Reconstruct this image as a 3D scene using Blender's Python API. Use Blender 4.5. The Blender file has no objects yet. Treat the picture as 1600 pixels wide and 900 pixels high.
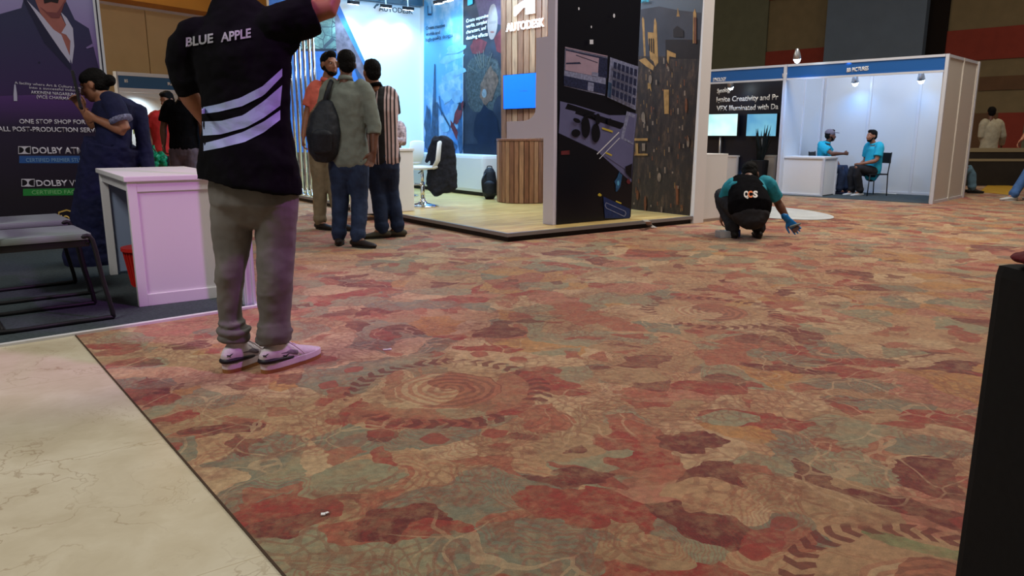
import bpy, bmesh, math, random
from mathutils import Vector, Matrix
from mathutils.bvhtree import BVHTree
V = Vector
S = bpy.context.scene
COL = S.collection
random.seed(7)

# ------------------------------------------------------------------ camera, world, lights, exposure
F = 1160.0; CAM_H = 1.0; TILT = math.radians(11.7)
cd = bpy.data.cameras.new('camera'); cam = bpy.data.objects.new('camera', cd); COL.objects.link(cam)
cam.location = (0, 0, CAM_H); cam.rotation_euler = (math.pi/2 - TILT, 0, 0)
cd.sensor_width = 36; cd.lens = 36*F/1600; cd.clip_start = .05; cd.clip_end = 200
S.camera = cam
S.view_settings.view_transform = 'Standard'; S.view_settings.look = 'None'
S.view_settings.gamma = 1; S.view_settings.use_curve_mapping = False
S.view_settings.exposure = 0.0
W = bpy.data.worlds.new('world'); S.world = W; W.use_nodes = True
W.node_tree.nodes['Background'].inputs[0].default_value = (1.0, .86, .74, 1)
W.node_tree.nodes['Background'].inputs[1].default_value = .11

def lamp(name, typ, loc, target, energy, color, size=.3, spot=60, blend=.6, size_y=None):
    l = bpy.data.lights.new(name, typ); l.energy = energy; l.color = color
    if typ == 'AREA':
        l.size = size
        if size_y: l.shape = 'RECTANGLE'; l.size_y = size_y
    if typ == 'SPOT': l.spot_size = math.radians(spot); l.spot_blend = blend; l.shadow_soft_size = size
    if typ == 'POINT': l.shadow_soft_size = size
    o = bpy.data.objects.new(name, l); COL.objects.link(o); o.location = loc
    o.rotation_euler = (V(target)-V(loc)).to_track_quat('-Z', 'Y').to_euler()
    return o
WARM = (1, .80, .60); COOL = (.34, .66, 1.0)
# hall ceiling lamps
lamp('hall_lamp', 'AREA', (5.0, 8.6, 6.5), (5.0, 9.2, 0), 440, (1, .90, .78), 3)
lamp('hall_lamp', 'AREA', (1.0, 5.0, 6.5), (1.0, 5.4, 0), 80, (1, .95, .92), 2.5)
lamp('hall_lamp', 'AREA', (-3.5, 1.0, 5.0), (-2.2, 2.0, 0), 150, (1, .97, .90), 1.5)
lamp('hall_lamp', 'AREA', (-9.5, 14, 6.5), (-8.5, 17, 2), 1000, (1, .82, .55), 2)
lamp('hall_lamp', 'AREA', (12, 15.5, 6.0), (13, 19, 1), 60, (1, .72, .42), 2)
# magenta stage wash from high on the right of the left booth
lamp('stage_wash', 'SPOT', (1.6, 2.2, 4.2), (-1.55, 4.05, .45), 430, (.84, .22, 1.0), .12, 38, .8)
lamp('stage_wash', 'SPOT', (-.4, 2.0, 4.4), (1.9, 3.6, 0), 80, (1, .25, .42), .2, 70, 1)
# light inside the stands
lamp('stand_lamp', 'AREA', (.2, 9.0, 3.4), (.2, 9.2, 0), 60, (.84, .90, 1.0), 1.2)
lamp('stand_lamp', 'AREA', (-.8, 10.6, 3.3), (-.9, 11.6, .4), 150, COOL, 1.6)
lamp('stand_lamp', 'AREA', (5.6, 11.9, 2.35), (6.2, 13.2, 1.0), 14, (.2, .5, 1), .8)

# ------------------------------------------------------------------ geometry of sight
_c, _s = math.cos(TILT), math.sin(TILT)
def ray(x, y):
    u = (x-800)/F; v = -(y-450)/F
    return V((u, _c+v*_s, v*_c-_s))
EYE = V((0, 0, CAM_H))
def G(x, y, z=0.0):
    r = ray(x, y); return EYE + r*((z-CAM_H)/r.z)
def P(x, y, Y):
    r = ray(x, y); return EYE + r*(Y/r.y)

class Plane:
    """upright plane through o along d; n looks to the camera's side"""
    def __init__(s, o, d):
        s.o = V((o[0], o[1], 0)); s.d = V((d[0], d[1], 0)).normalized()
        n = V((s.d.y, -s.d.x, 0))
        if n.dot(EYE-s.o) < 0: n = -n
        s.n = n
    def at(s, x, y, off=0.0):
        r = ray(x, y); o = s.o + s.n*off
        t = (o-EYE).dot(s.n)/r.dot(s.n); return EYE + r*t
    def u(s, x, y=210): return (s.at(x, y)-s.o).dot(s.d)
    def pt(s, u, z, off=0.0): return s.o + s.d*u + s.n*off + V((0, 0, z))
    def shift(s, off): return Plane(s.o + s.n*off, s.d)

# ------------------------------------------------------------------ materials
def new_mat(name):
    m = bpy.data.materials.new(name); m.use_nodes = True
    nt = m.node_tree; b = nt.nodes['Principled BSDF']; return m, nt, b
def sset(b, k, v):
    if k in b.inputs: b.inputs[k].default_value = v
_mc = {}
def mat(name, col, rough=.6, metal=0, noise=0, scale=20, bump=0, emit=0, ecol=None, spec=.3, coat=0, trans=0, alpha=1):
    if name in _mc: return _mc[name]
    m, nt, b = new_mat(name); c = (*col, 1)
    sset(b, 'Base Color', c); sset(b, 'Roughness', rough); sset(b, 'Metallic', metal)
    if spec is not None: sset(b, 'Specular IOR Level', spec)
    if coat: sset(b, 'Coat Weight', coat)
    if trans: sset(b, 'Transmission Weight', trans)
    if emit: sset(b, 'Emission Color', (*(ecol or col), 1)); sset(b, 'Emission Strength', emit)
    if noise or bump:
        tc = nt.nodes.new('ShaderNodeTexCoord'); n = nt.nodes.new('ShaderNodeTexNoise')
        n.inputs['Scale'].default_value = scale; n.inputs['Detail'].default_value = 5
        nt.links.new(tc.outputs['Object'], n.inputs['Vector'])
        if noise:
            r = nt.nodes.new('ShaderNodeValToRGB')
            r.color_ramp.elements[0].position = .3; r.color_ramp.elements[1].position = .7
            r.color_ramp.elements[0].color = (*[x*(1-noise) for x in col], 1)
            r.color_ramp.elements[1].color = (*[min(1, x*(1+noise)) for x in col], 1)
            nt.links.new(n.outputs['Fac'], r.inputs[0]); nt.links.new(r.outputs[0], b.inputs['Base Color'])
        if bump:
            bp = nt.nodes.new('ShaderNodeBump'); bp.inputs['Strength'].default_value = bump
            bp.inputs['Distance'].default_value = .02
            nt.links.new(n.outputs['Fac'], bp.inputs['Height']); nt.links.new(bp.outputs[0], b.inputs['Normal'])
    _mc[name] = m; return m

class NB:
    """small helper to write node maths"""
    def __init__(s, nt): s.nt = nt
    def n(s, t, **kw):
        x = s.nt.nodes.new(t)
        for k, v in kw.items(): setattr(x, k, v)
        return x
    def put(s, sock, v):
        if v is None: return
        if isinstance(v, bpy.types.NodeSocket): s.nt.links.new(v, sock)
        else: sock.default_value = v
    def m(s, op, a, b=None, c=None):
        x = s.n('ShaderNodeMath', operation=op)
        for i, v in enumerate((a, b, c)): s.put(x.inputs[i], v)
        return x.outputs[0]
    def v(s, op, a, b=None, scale=None):
        x = s.n('ShaderNodeVectorMath', operation=op); s.put(x.inputs[0], a)
        if b is not None: s.put(x.inputs[1], b)
        if scale is not None: s.put(x.inputs['Scale'], scale)
        return x.outputs['Value'] if op in ('LENGTH', 'DOT_PRODUCT', 'DISTANCE') else x.outputs[0]
    def mix(s, f, a, b, t='MIX'):
        x = s.n('ShaderNodeMix', data_type='RGBA', blend_type=t)
        s.put(x.inputs[0], f); s.put(x.inputs[6], a); s.put(x.inputs[7], b); return x.outputs[2]
    def noise(s, vec, scale, detail=3, rough=.5, dist=0):
        x = s.n('ShaderNodeTexNoise'); s.put(x.inputs['Vector'], vec); x.inputs['Scale'].default_value = scale
        x.inputs['Detail'].default_value = detail; x.inputs['Roughness'].default_value = rough
        x.inputs['Distortion'].default_value = dist; return x
    def voro(s, vec, scale, feature='F1'):
        x = s.n('ShaderNodeTexVoronoi', feature=feature); s.put(x.inputs['Vector'], vec)
        x.inputs['Scale'].default_value = scale; return x
    def ramp(s, f, stops, interp='LINEAR'):
        x = s.n('ShaderNodeValToRGB'); cr = x.color_ramp; cr.interpolation = interp
        while len(cr.elements) < len(stops): cr.elements.new(.5)
        for e, (p, c) in zip(cr.elements, stops): e.position = p; e.color = (*c, 1) if len(c) == 3 else c
        s.put(x.inputs[0], f); return x.outputs[0]
    def obj(s): return s.n('ShaderNodeTexCoord').outputs['Object']
    def xyz(s, v):
        x = s.n('ShaderNodeSeparateXYZ'); s.put(x.inputs[0], v); return x.outputs
    def step(s, a, lo, hi=None):
        x = s.n('ShaderNodeMapRange'); x.interpolation_type = 'SMOOTHSTEP'; s.put(x.inputs[0], a)
        x.inputs[1].default_value = lo; x.inputs[2].default_value = hi; return x.outputs[0]

def srgb(r, g, b):
    f = lambda v: (v/255/12.92) if v <= 10 else ((v/255+.055)/1.055)**2.4
    return (f(r), f(g), f(b))

# ------------------------------------------------------------------ mesh helpers
def link(name, me, m=None, parent=None):
    o = bpy.data.objects.new(name, me); COL.objects.link(o)
    if m is not None and me is not None:
        for x in (m if isinstance(m, (list, tuple)) else [m]): me.materials.append(x)
    if parent is not None: o.parent = parent
    return o
def ob(name, bm, m, parent=None, smooth=False, bevel=0, origin=None):
    """bm is in world space (or in the parent's space when origin is None)"""
    me = bpy.data.meshes.new(name)
    if bevel:
        bmesh.ops.bevel(bm, geom=[e for e in bm.edges if len(e.link_faces) == 2 and e.calc_face_angle(0) > .7],
                        offset=bevel, segments=2, profile=.7, affect='EDGES')
    if origin is not None: bmesh.ops.translate(bm, verts=bm.verts, vec=-V(origin))
    bmesh.ops.recalc_face_normals(bm, faces=bm.faces)
    bm.to_mesh(me); bm.free()
    if smooth:
        for p in me.polygons: p.use_smooth = True
    return link(name, me, m, parent)
def tag(o, label=None, cat=None, group=None, kind=None):
    if label: o['label'] = label
    if cat: o['category'] = cat
    if group: o['group'] = group
    if kind: o['kind'] = kind
    return o
def thing(name, label, cat, loc=(0, 0, 0), rz=0, group=None, kind=None):
    o = bpy.data.objects.new(name, None); COL.objects.link(o); o.location = loc; o.rotation_euler = (0, 0, rz)
    o.empty_display_size = .1
    return tag(o, label, cat, group, kind)
def BM(): return bmesh.new()
def box(bm, c, s, rz=0, M=None):
    mtx = Matrix.Translation(V(c)) @ Matrix.Rotation(rz, 4, 'Z') @ Matrix.Diagonal((*s, 1))
    if M is not None: mtx = M @ mtx
    bmesh.ops.create_cube(bm, size=1, matrix=mtx); return bm
def obox(bm, o, d1, l1, d2, l2, z0, z1):
    """box from corner o along d1 and d2"""
    a = V((o[0], o[1], 0)); e1 = V((d1[0], d1[1], 0)).normalized()*l1; e2 = V((d2[0], d2[1], 0)).normalized()*l2
    q = [a, a+e1, a+e1+e2, a+e2]
    vs = [bm.verts.new(p+V((0, 0, z))) for z in (z0, z1) for p in q]
    for f in ((0, 1, 2, 3), (4, 5, 6, 7), (0, 1, 5, 4), (1, 2, 6, 5), (2, 3, 7, 6), (3, 0, 4, 7)):
        bm.faces.new([vs[i] for i in f])
    bmesh.ops.recalc_face_normals(bm, faces=bm.faces); return bm
def prism(bm, pts, z0, z1):
    a = [bm.verts.new((p[0], p[1], z0)) for p in pts]; b = [bm.verts.new((p[0], p[1], z1)) for p in pts]
    n = len(pts); bm.faces.new(a); bm.faces.new(b)
    for i in range(n): bm.faces.new((a[i], a[(i+1) % n], b[(i+1) % n], b[i]))
    bmesh.ops.recalc_face_normals(bm, faces=bm.faces); return bm
def slab(bm, pl, pts, off0, off1):
    """outline (u,z) on a Plane, with thickness from off0 to off1"""
    a = [bm.verts.new(pl.pt(u, z, off0)) for u, z in pts]; b = [bm.verts.new(pl.pt(u, z, off1)) for u, z in pts]
    n = len(pts); fa = bm.faces.new(a); fb = bm.faces.new(b); fa.normal_update(); fb.normal_update()
    for i in range(n): bm.faces.new((a[i], a[(i+1) % n], b[(i+1) % n], b[i]))
    bmesh.ops.triangulate(bm, faces=[fa, fb])
    bmesh.ops.recalc_face_normals(bm, faces=bm.faces); return bm
def loft(bm, rings, n=14, caps=(1, 1)):
    """rings: (centre, rx, ry, lateral or None); round closed ends"""
    cs = [V(r[0]) for r in rings]; fr = []
    for i, r in enumerate(rings):
        t = (cs[min(i+1, len(cs)-1)]-cs[max(i-1, 0)])
        t = t.normalized() if t.length > 1e-9 else V((0, 0, 1))
        lat = V(r[3]) if len(r) > 3 and r[3] is not None else None
        if lat is None:
            lat = fr[-1][1] if fr else (V((1, 0, 0)) if abs(t.x) < .8 else V((0, 1, 0)))
        lat = (lat-t*lat.dot(t)); lat = lat.normalized() if lat.length > 1e-6 else t.orthogonal().normalized()
        fr.append((t, lat, t.cross(lat).normalized()))
    seq = []
    if caps[0]:
        for k in (.2, .6): 
            t, l, w = fr[0]; r = rings[0]; h = min(r[1], r[2])
            seq.append((cs[0]-t*h*math.sqrt(1-k*k), r[1]*k, r[2]*k, l, w))
    for (t, l, w), r, c in zip(fr, rings, cs): seq.append((c, r[1], r[2], l, w))
    if caps[1]:
        for k in (.6, .2):
            t, l, w = fr[-1]; r = rings[-1]; h = min(r[1], r[2])
            seq.append((cs[-1]+t*h*math.sqrt(1-k*k), r[1]*k, r[2]*k, l, w))
    prev = None; first = None
    for c, rx, ry, l, w in seq:
        ring = [bm.verts.new(c+l*(rx*math.cos(2*math.pi*i/n))+w*(ry*math.sin(2*math.pi*i/n))) for i in range(n)]
        if prev:
            for i in range(n): bm.faces.new((prev[i], prev[(i+1) % n], ring[(i+1) % n], ring[i]))
        else: first = ring
        prev = ring
    bm.faces.new(first[::-1]); bm.faces.new(prev); return bm
def tube(bm, pts, r, n=10, caps=(1, 1)):
    rs = r if isinstance(r, (list, tuple)) else [r]*len(pts)
    return loft(bm, [(p, a, a, None) for p, a in zip(pts, rs)], n, caps)
def rod(bm, a, b, r, n=12): return tube(bm, [a, (V(a)+V(b))/2, b], r, n, (0, 0))
def ell(bm, c, r, M=None, seg=18):
    mtx = Matrix.Translation(V(c)) @ (M if M is not None else Matrix.Identity(4)) @ Matrix.Diagonal((*r, 1))
    bmesh.ops.create_uvsphere(bm, u_segments=seg, v_segments=seg//2+2, radius=1, matrix=mtx); return bm
def lathe(bm, c, prof, n=32):
    prev = None; c = V(c); rings = []
    for r, z in prof:
        rings.append([bm.verts.new(c+V((r*math.cos(2*math.pi*i/n), r*math.sin(2*math.pi*i/n), z))) for i in range(n)])
    for a, b in zip(rings, rings[1:]):
        for i in range(n): bm.faces.new((a[i], a[(i+1) % n], b[(i+1) % n], b[i]))
    bm.faces.new(rings[0]); bm.faces.new(rings[-1]); bmesh.ops.recalc_face_normals(bm, faces=bm.faces); return bm
def bend(pts, k=5):
    """smooth a polyline (Catmull-Rom)"""
    p = [V(x) for x in pts]; out = []
    for i in range(len(p)-1):
        a = p[max(i-1, 0)]; b = p[i]; c = p[i+1]; d = p[min(i+2, len(p)-1)]
        for j in range(k):
            t = j/k
            out.append(.5*((2*b)+(c-a)*t+(2*a-5*b+4*c-d)*t*t+(3*b-a-3*c+d)*t**3))
    out.append(p[-1]); return out

def remeshed(bm, vox, smooth=3, disp=0, dscale=.1):
    me = bpy.data.meshes.new('t'); bmesh.ops.recalc_face_normals(bm, faces=bm.faces); bm.to_mesh(me); bm.free()
    o = bpy.data.objects.new('t', me); COL.objects.link(o)
    r = o.modifiers.new('r', 'REMESH'); r.mode = 'VOXEL'; r.voxel_size = vox; r.use_smooth_shade = True
    if smooth: s = o.modifiers.new('s', 'SMOOTH'); s.iterations = smooth; s.factor = .5
    if disp:
        tx = bpy.data.textures.new('t', 'CLOUDS'); tx.noise_scale = dscale; tx.noise_depth = 2
        d = o.modifiers.new('d', 'DISPLACE'); d.texture = tx; d.strength = disp; d.mid_level = .5; d.texture_coords = 'LOCAL'
    dg = bpy.context.evaluated_depsgraph_get(); dg.update()
    out = bpy.data.meshes.new_from_object(o.evaluated_get(dg))
    bpy.data.objects.remove(o); bpy.data.meshes.remove(me)
    for p in out.polygons: p.use_smooth = True
    out.materials.clear()
    return out

def text_mesh(body, bold=.0, align='LEFT', spacing=1.0):
    c = bpy.data.curves.new('t', 'FONT'); c.body = body; c.offset = bold; c.align_x = align; c.space_character = spacing
    c.resolution_u = 3; c.fill_mode = 'FRONT'
    o = bpy.data.objects.new('t', c); COL.objects.link(o)
    dg = bpy.context.evaluated_depsgraph_get(); dg.update()
    me = bpy.data.meshes.new_from_object(o.evaluated_get(dg)); bpy.data.objects.remove(o)
    return me
def wall_text(name, body, pl, p0, p1, hpx, m, parent, off=.004, depth=.002, bold=.012, spacing=1.0):
    """lettering on a Plane: baseline from pixel p0 to p1, capital height hpx there"""
    me = text_mesh(body, bold, spacing=spacing)
    xs = [v.co.x for v in me.vertices]; x0, x1 = min(xs), max(xs)
    a = pl.at(*p0); b = pl.at(*p1); t = pl.at(p0[0], p0[1]-hpx)
    ua, ub = (a-pl.o).dot(pl.d), (b-pl.o).dot(pl.d); cap = .70
    hz = (t.z-a.z)/cap
    bm = BM(); bm.from_mesh(me); bpy.data.meshes.remove(me)
    if depth:
        r = bmesh.ops.extrude_face_region(bm, geom=bm.faces[:]); vs = [g for g in r['geom'] if isinstance(g, bmesh.types.BMVert)]
        for v in vs: v.co.z += 1
    for v in bm.verts:
        f = (v.co.x-x0)/(x1-x0)
        q = pl.pt(ua+(ub-ua)*f, a.z+(b.z-a.z)*f+v.co.y*hz, off+depth*v.co.z)
        v.co = q
    bmesh.ops.recalc_face_normals(bm, faces=bm.faces)
    return ob(name, bm, m, parent)
def art(name, pl, shapes, parent, off=.002, step=.0007, zmin=-9):
    """flat printed picture on a Plane: shapes = (material, pixel outline)"""
    bm = BM(); mats = []
    for i, (m, pts) in enumerate(shapes):
        if m not in mats: mats.append(m)
        vs = [bm.verts.new(pl.at(x, y, off+i*step)) for x, y in pts]
        for v in vs: v.co.z = max(v.co.z, zmin)
        f = bm.faces.new(vs); f.material_index = mats.index(m); f.normal_update()
        if f.normal.dot(pl.n) < 0: f.normal_flip()
    bmesh.ops.triangulate(bm, faces=[f for f in bm.faces if len(f.verts) > 4])
    me = bpy.data.meshes.new(name); bm.to_mesh(me); bm.free()
    return link(name, me, mats, parent)
def rect(x0, y0, x1, y1): return [(x0, y0), (x1, y0), (x1, y1), (x0, y1)]
def blob(cx, cy, rx, ry, n=18, wob=0, rot=0, seed=0):
    rnd = random.Random(seed); out = []
    for i in range(n):
        a = 2*math.pi*i/n; k = 1+wob*(rnd.random()-.5)
        x, y = rx*k*math.cos(a), ry*k*math.sin(a)
        out.append((cx+x*math.cos(rot)-y*math.sin(rot), cy+x*math.sin(rot)+y*math.cos(rot)))
    return out
def line(x0, y0, x1, y1, w):
    dx, dy = x1-x0, y1-y0; l = math.hypot(dx, dy); nx, ny = -dy/l*w/2, dx/l*w/2
    return [(x0+nx, y0+ny), (x1+nx, y1+ny), (x1-nx, y1-ny), (x0-nx, y0-ny)]
def project_print(name, shapes, target, m, parent, direction, start_off=1.0, off=.003, local=True):
    """print laid on a garment: shapes are meshes in world space, dropped along direction onto the target object"""
    me = target.data; mw = target.matrix_world
    bvh = BVHTree.FromPolygons([mw @ v.co for v in me.vertices], [p.vertices[:] for p in me.polygons])
    d = V(direction).normalized()
    bm = shapes
    for v in bm.verts:
        h = bvh.ray_cast(v.co-d*start_off, d)
        if h[0] is not None: v.co = h[0]-d*off
    return bm
# ------------------------------------------------------------------ directions measured from the room
A_ = V((-.585, .811, 0)); B_ = V((.811, .585, 0))        # big stand in the middle
A2 = V((-.68, .735, 0)).normalized()
Q_ = V((-.714, .70, 0)); R_ = V((.70, .714, 0))          # stands on the right
L1 = V((.82, .572, 0)); L2 = V((-.572, .82, 0))          # stand on the left
H1 = V((.54, .84, 0))                                     # hall side wall

# ------------------------------------------------------------------ floor
def carpet_mat():
    m, nt, b = new_mat('patterned_carpet'); N = NB(nt)
    o = N.obj()
    w1 = N.v('SUBTRACT', N.noise(o, 2.2, 2, .5).outputs['Color'], (.5, .5, .5))
    w2 = N.v('SUBTRACT', N.noise(o, 9, 2, .5).outputs['Color'], (.5, .5, .5))
    p = N.v('ADD', o, N.v('SCALE', w1, scale=.42)); p = N.v('ADD', p, N.v('SCALE', w2, scale=.10)); w3 = N.v('SUBTRACT', N.noise(o, 34, 3, .6).outputs['Color'], (.5, .5, .5)); p = N.v('ADD', p, N.v('SCALE', w3, scale=.03))
    fl = N.n('ShaderNodeMapping'); N.put(fl.inputs[0], p); fl.inputs['Scale'].default_value = (1, 1, 0); fl.inputs['Rotation'].default_value = (0, 0, .5)
    p = fl.outputs[0]
    tan = srgb(176, 138, 100); tan2 = srgb(160, 128, 92); sage = srgb(140, 134, 104); sage2 = srgb(122, 118, 96); brick = srgb(146, 50, 40)
    brick2 = srgb(158, 88, 64); mar = srgb(104, 34, 30); cream = srgb(186, 156, 118); och = srgb(174, 126, 72); rose = srgb(172, 112, 88)
    c1 = N.xyz(N.voro(p, 4.6).outputs['Color'])[0]
    base = N.ramp(c1, [(0, tan), (.19, sage), (.33, rose), (.41, cream), (.55, tan2), (.69, sage2), (.80, och), (.865, brick2), (.915, brick), (.965, mar)], 'CONSTANT')
    # smaller scraps over it
    vc2 = N.voro(N.v('ADD', p, (3.3, 1.7, 0)), 8.5); c2 = N.xyz(vc2.outputs['Color'])[1]
    small = N.ramp(c2, [(0, mar), (.05, brick), (.11, brick2), (.17, tan)], 'CONSTANT')
    msk = N.m('LESS_THAN', c2, .17)
    base = N.mix(N.m('MULTIPLY', msk, .85), base, small)
    # hand placed large patches (flower and leaf shapes woven in)
    patches = [((440,800),.16,.10,.5,brick),((455,815),.10,.06,.4,mar),((625,812),.13,.09,.2,mar),((690,830),.09,.05,.1,brick),((880,790),.12,.14,.9,brick),((905,742),.10,.05,.2,mar),
      ((172,540),.13,.055,.2,brick),((290,540),.13,.07,.3,mar),((262,655),.10,.05,.6,brick),((350,670),.14,.06,.2,mar),((1110,607),.17,.08,-.3,brick),((1350,567),.17,.06,-.4,brick),
      ((1230,575),.18,.06,-.3,mar),((1180,655),.20,.08,-.2,brick),((1460,655),.16,.08,-.2,brick),((1080,690),.12,.07,.2,mar),((1000,715),.10,.06,.1,brick),((1420,790),.18,.05,-.7,mar),
      ((1330,600),.20,.07,-.2,sage2),((1140,655),.12,.06,.1,sage),((1460,700),.16,.07,0,sage2),((560,880),.3,.10,.2,sage),((830,860),.25,.12,0,sage2),((540,745),.15,.10,.4,sage),((1110,770),.12,.1,.1,tan),
      ((780,520),.14,.10,.2,mar),((760,545),.16,.06,0,brick),((560,470),.16,.12,.4,sage),((990,450),.25,.14,.4,rose),((690,455),.2,.12,0,sage),((1060,890),.1,.06,0,brick),((1000,870),.12,.07,0,tan2),
      ((705,705),.09,.07,0,cream),((800,560),.22,.10,-.3,cream),((650,560),.15,.09,.4,sage),((1430,850),.10,.04,-.5,srgb(110,132,84)),((640,660),.13,.06,.1,brick),((870,610),.12,.05,-.5,brick)]
    q = N.v('ADD', o, N.v('SCALE', w2, scale=.16)); q = N.v('ADD', q, N.v('SCALE', w1, scale=.10))
    for (px, rx, ry, rt, c) in patches:
        g = G(*px); mp = N.n('ShaderNodeMapping', vector_type='TEXTURE'); N.put(mp.inputs[0], q)
        mp.inputs['Location'].default_value = (g.x, g.y, 0); mp.inputs['Rotation'].default_value = (0, 0, rt); mp.inputs['Scale'].default_value = (rx, ry, 1e3)
        base = N.mix(N.m('LESS_THAN', N.v('LENGTH', mp.outputs[0]), 1.0), base, (*c, 1))
    soft = N.noise(N.v('ADD', o, (2.2, 7.1, 0)), 13, 5, .75).outputs['Fac']
    base = N.mix(N.m('MULTIPLY', N.step(soft, .42, .62), .5), base, (*tan2, 1))
    # scale / feather rings inside some patches
    vr = N.voro(N.v('ADD', p, (9.1, 4.4, 0)), 4.2); d = vr.outputs['Distance']
    ring = N.m('SINE', N.m('MULTIPLY', d, 95)); rm = N.m('MULTIPLY', N.m('LESS_THAN', N.xyz(vr.outputs['Color'])[2], .42), N.step(ring, .1, .5))
    base = N.mix(N.m('MULTIPLY', rm, .32), base, (*brick, 1))
    # floral line work
    e1 = N.voro(N.v('ADD', o, N.v('SCALE', w1, scale=.5)), 5.5, 'DISTANCE_TO_EDGE').outputs['Distance']
    l1 = N.m('MULTIPLY', N.m('LESS_THAN', e1, .022), N.step(N.noise(o, 1.1, 1).outputs['Fac'], .48, .56))
    base = N.mix(N.m('MULTIPLY', l1, .55), base, (*cream, 1))
    e2 = N.voro(N.v('ADD', o, N.v('SCALE', w1, scale=.35)), 19, 'DISTANCE_TO_EDGE').outputs['Distance']
    l2 = N.m('MULTIPLY', N.m('LESS_THAN', e2, .09), N.step(N.noise(N.v('ADD', o, (5, 2, 0)), 2.3, 1).outputs['Fac'], .44, .54))
    base = N.mix(N.m('MULTIPLY', l2, .42), base, (*srgb(128, 70, 50), 1))
    # medallions
    for (px, R) in (((700, 608), .41), ((1110, 487), .40), ((1480, 940), .34)):
        g = G(*px); r0 = N.v('SUBTRACT', N.v('ADD', o, N.v('SCALE', w2, scale=.06)), (g.x, g.y, 0))
        x, y, _ = N.xyz(r0)
        r = N.m('DIVIDE', N.m('SQRT', N.m('ADD', N.m('MULTIPLY', x, x), N.m('MULTIPLY', y, y))), R)
        th = N.m('ARCTAN2', y, x)
        brk = N.step(N.noise(N.v('ADD', o, (px[0]*.1, 0, 0)), 3.2, 1).outputs['Fac'], .42, .50)
        # outer band of drops
        band = N.m('MULTIPLY', N.m('GREATER_THAN', r, .80), N.m('LESS_THAN', r, 1.0))
        drops = N.m('GREATER_THAN', N.m('SINE', N.m('ADD', N.m('MULTIPLY', th, 38), N.m('MULTIPLY', N.m('ABSOLUTE', N.m('SUBTRACT', r, .9)), 26))), -.1)
        band2 = N.m('MULTIPLY', N.m('GREATER_THAN', r, 1.10), N.m('LESS_THAN', r, 1.30))
        drops2 = N.m('GREATER_THAN', N.m('SINE', N.m('MULTIPLY', th, 15)), N.m('MULTIPLY', N.m('ABSOLUTE', N.m('SUBTRACT', r, 1.2)), 9))
        inner = N.m('LESS_THAN', r, .52)
        base = N.mix(N.m('MULTIPLY', N.m('LESS_THAN', r, .80), .35), base, (*tan2, 1))
        sw = N.step(N.m('SINE', N.m('ADD', N.m('MULTIPLY', r, 62), N.m('MULTIPLY', th, 1.0))), -.2, .3)
        half = N.m('GREATER_THAN', N.m('SINE', N.m('ADD', th, N.m('MULTIPLY', r, 3.5))), -.25)
        incol = N.mix(half, (*cream, 1), (*brick2, 1))
        incol = N.mix(N.m('MULTIPLY', sw, .7), incol, N.mix(half, (*brick2, 1), (*mar, 1)))
        base = N.mix(N.m('MULTIPLY', inner, .72), base, incol)
        base = N.mix(N.m('MULTIPLY', N.m('MULTIPLY', band, drops), N.m('MULTIPLY', brk, .8)), base, (*mar, 1))
        base = N.mix(N.m('MULTIPLY', N.m('MULTIPLY', band2, drops2), N.m('MULTIPLY', brk, .75)), base, (*brick, 1))
    # wear and pile
    n1 = N.noise(o, 38, 4, .65).outputs['Fac']; n2 = N.noise(o, 260, 2, .6).outputs['Fac']; n0 = N.noise(o, 7, 5, .65).outputs['Fac']
    sc = N.m('ADD', N.m('MULTIPLY', n1, 1.15), N.m('ADD', N.m('MULTIPLY', n2, .6), .08))
    g = N.n('ShaderNodeCombineXYZ')
    for i in range(3): N.put(g.inputs[i], sc)
    base = N.mix(N.step(n0, .50, .70), base, N.mix(.6, base, (*srgb(124, 70, 50), 1)))
    base = N.mix(1.0, base, g.outputs[0], 'MULTIPLY')
    N.put(b.inputs['Base Color'], base)
    sset(b, 'Roughness', .92); sset(b, 'Specular IOR Level', .25); sset(b, 'Sheen Weight', .25)
    bp = N.n('ShaderNodeBump'); bp.inputs['Strength'].default_value = .35; bp.inputs['Distance'].default_value = .004
    N.put(bp.inputs['Height'], n2); N.put(b.inputs['Normal'], bp.outputs[0])
    return m
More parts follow.
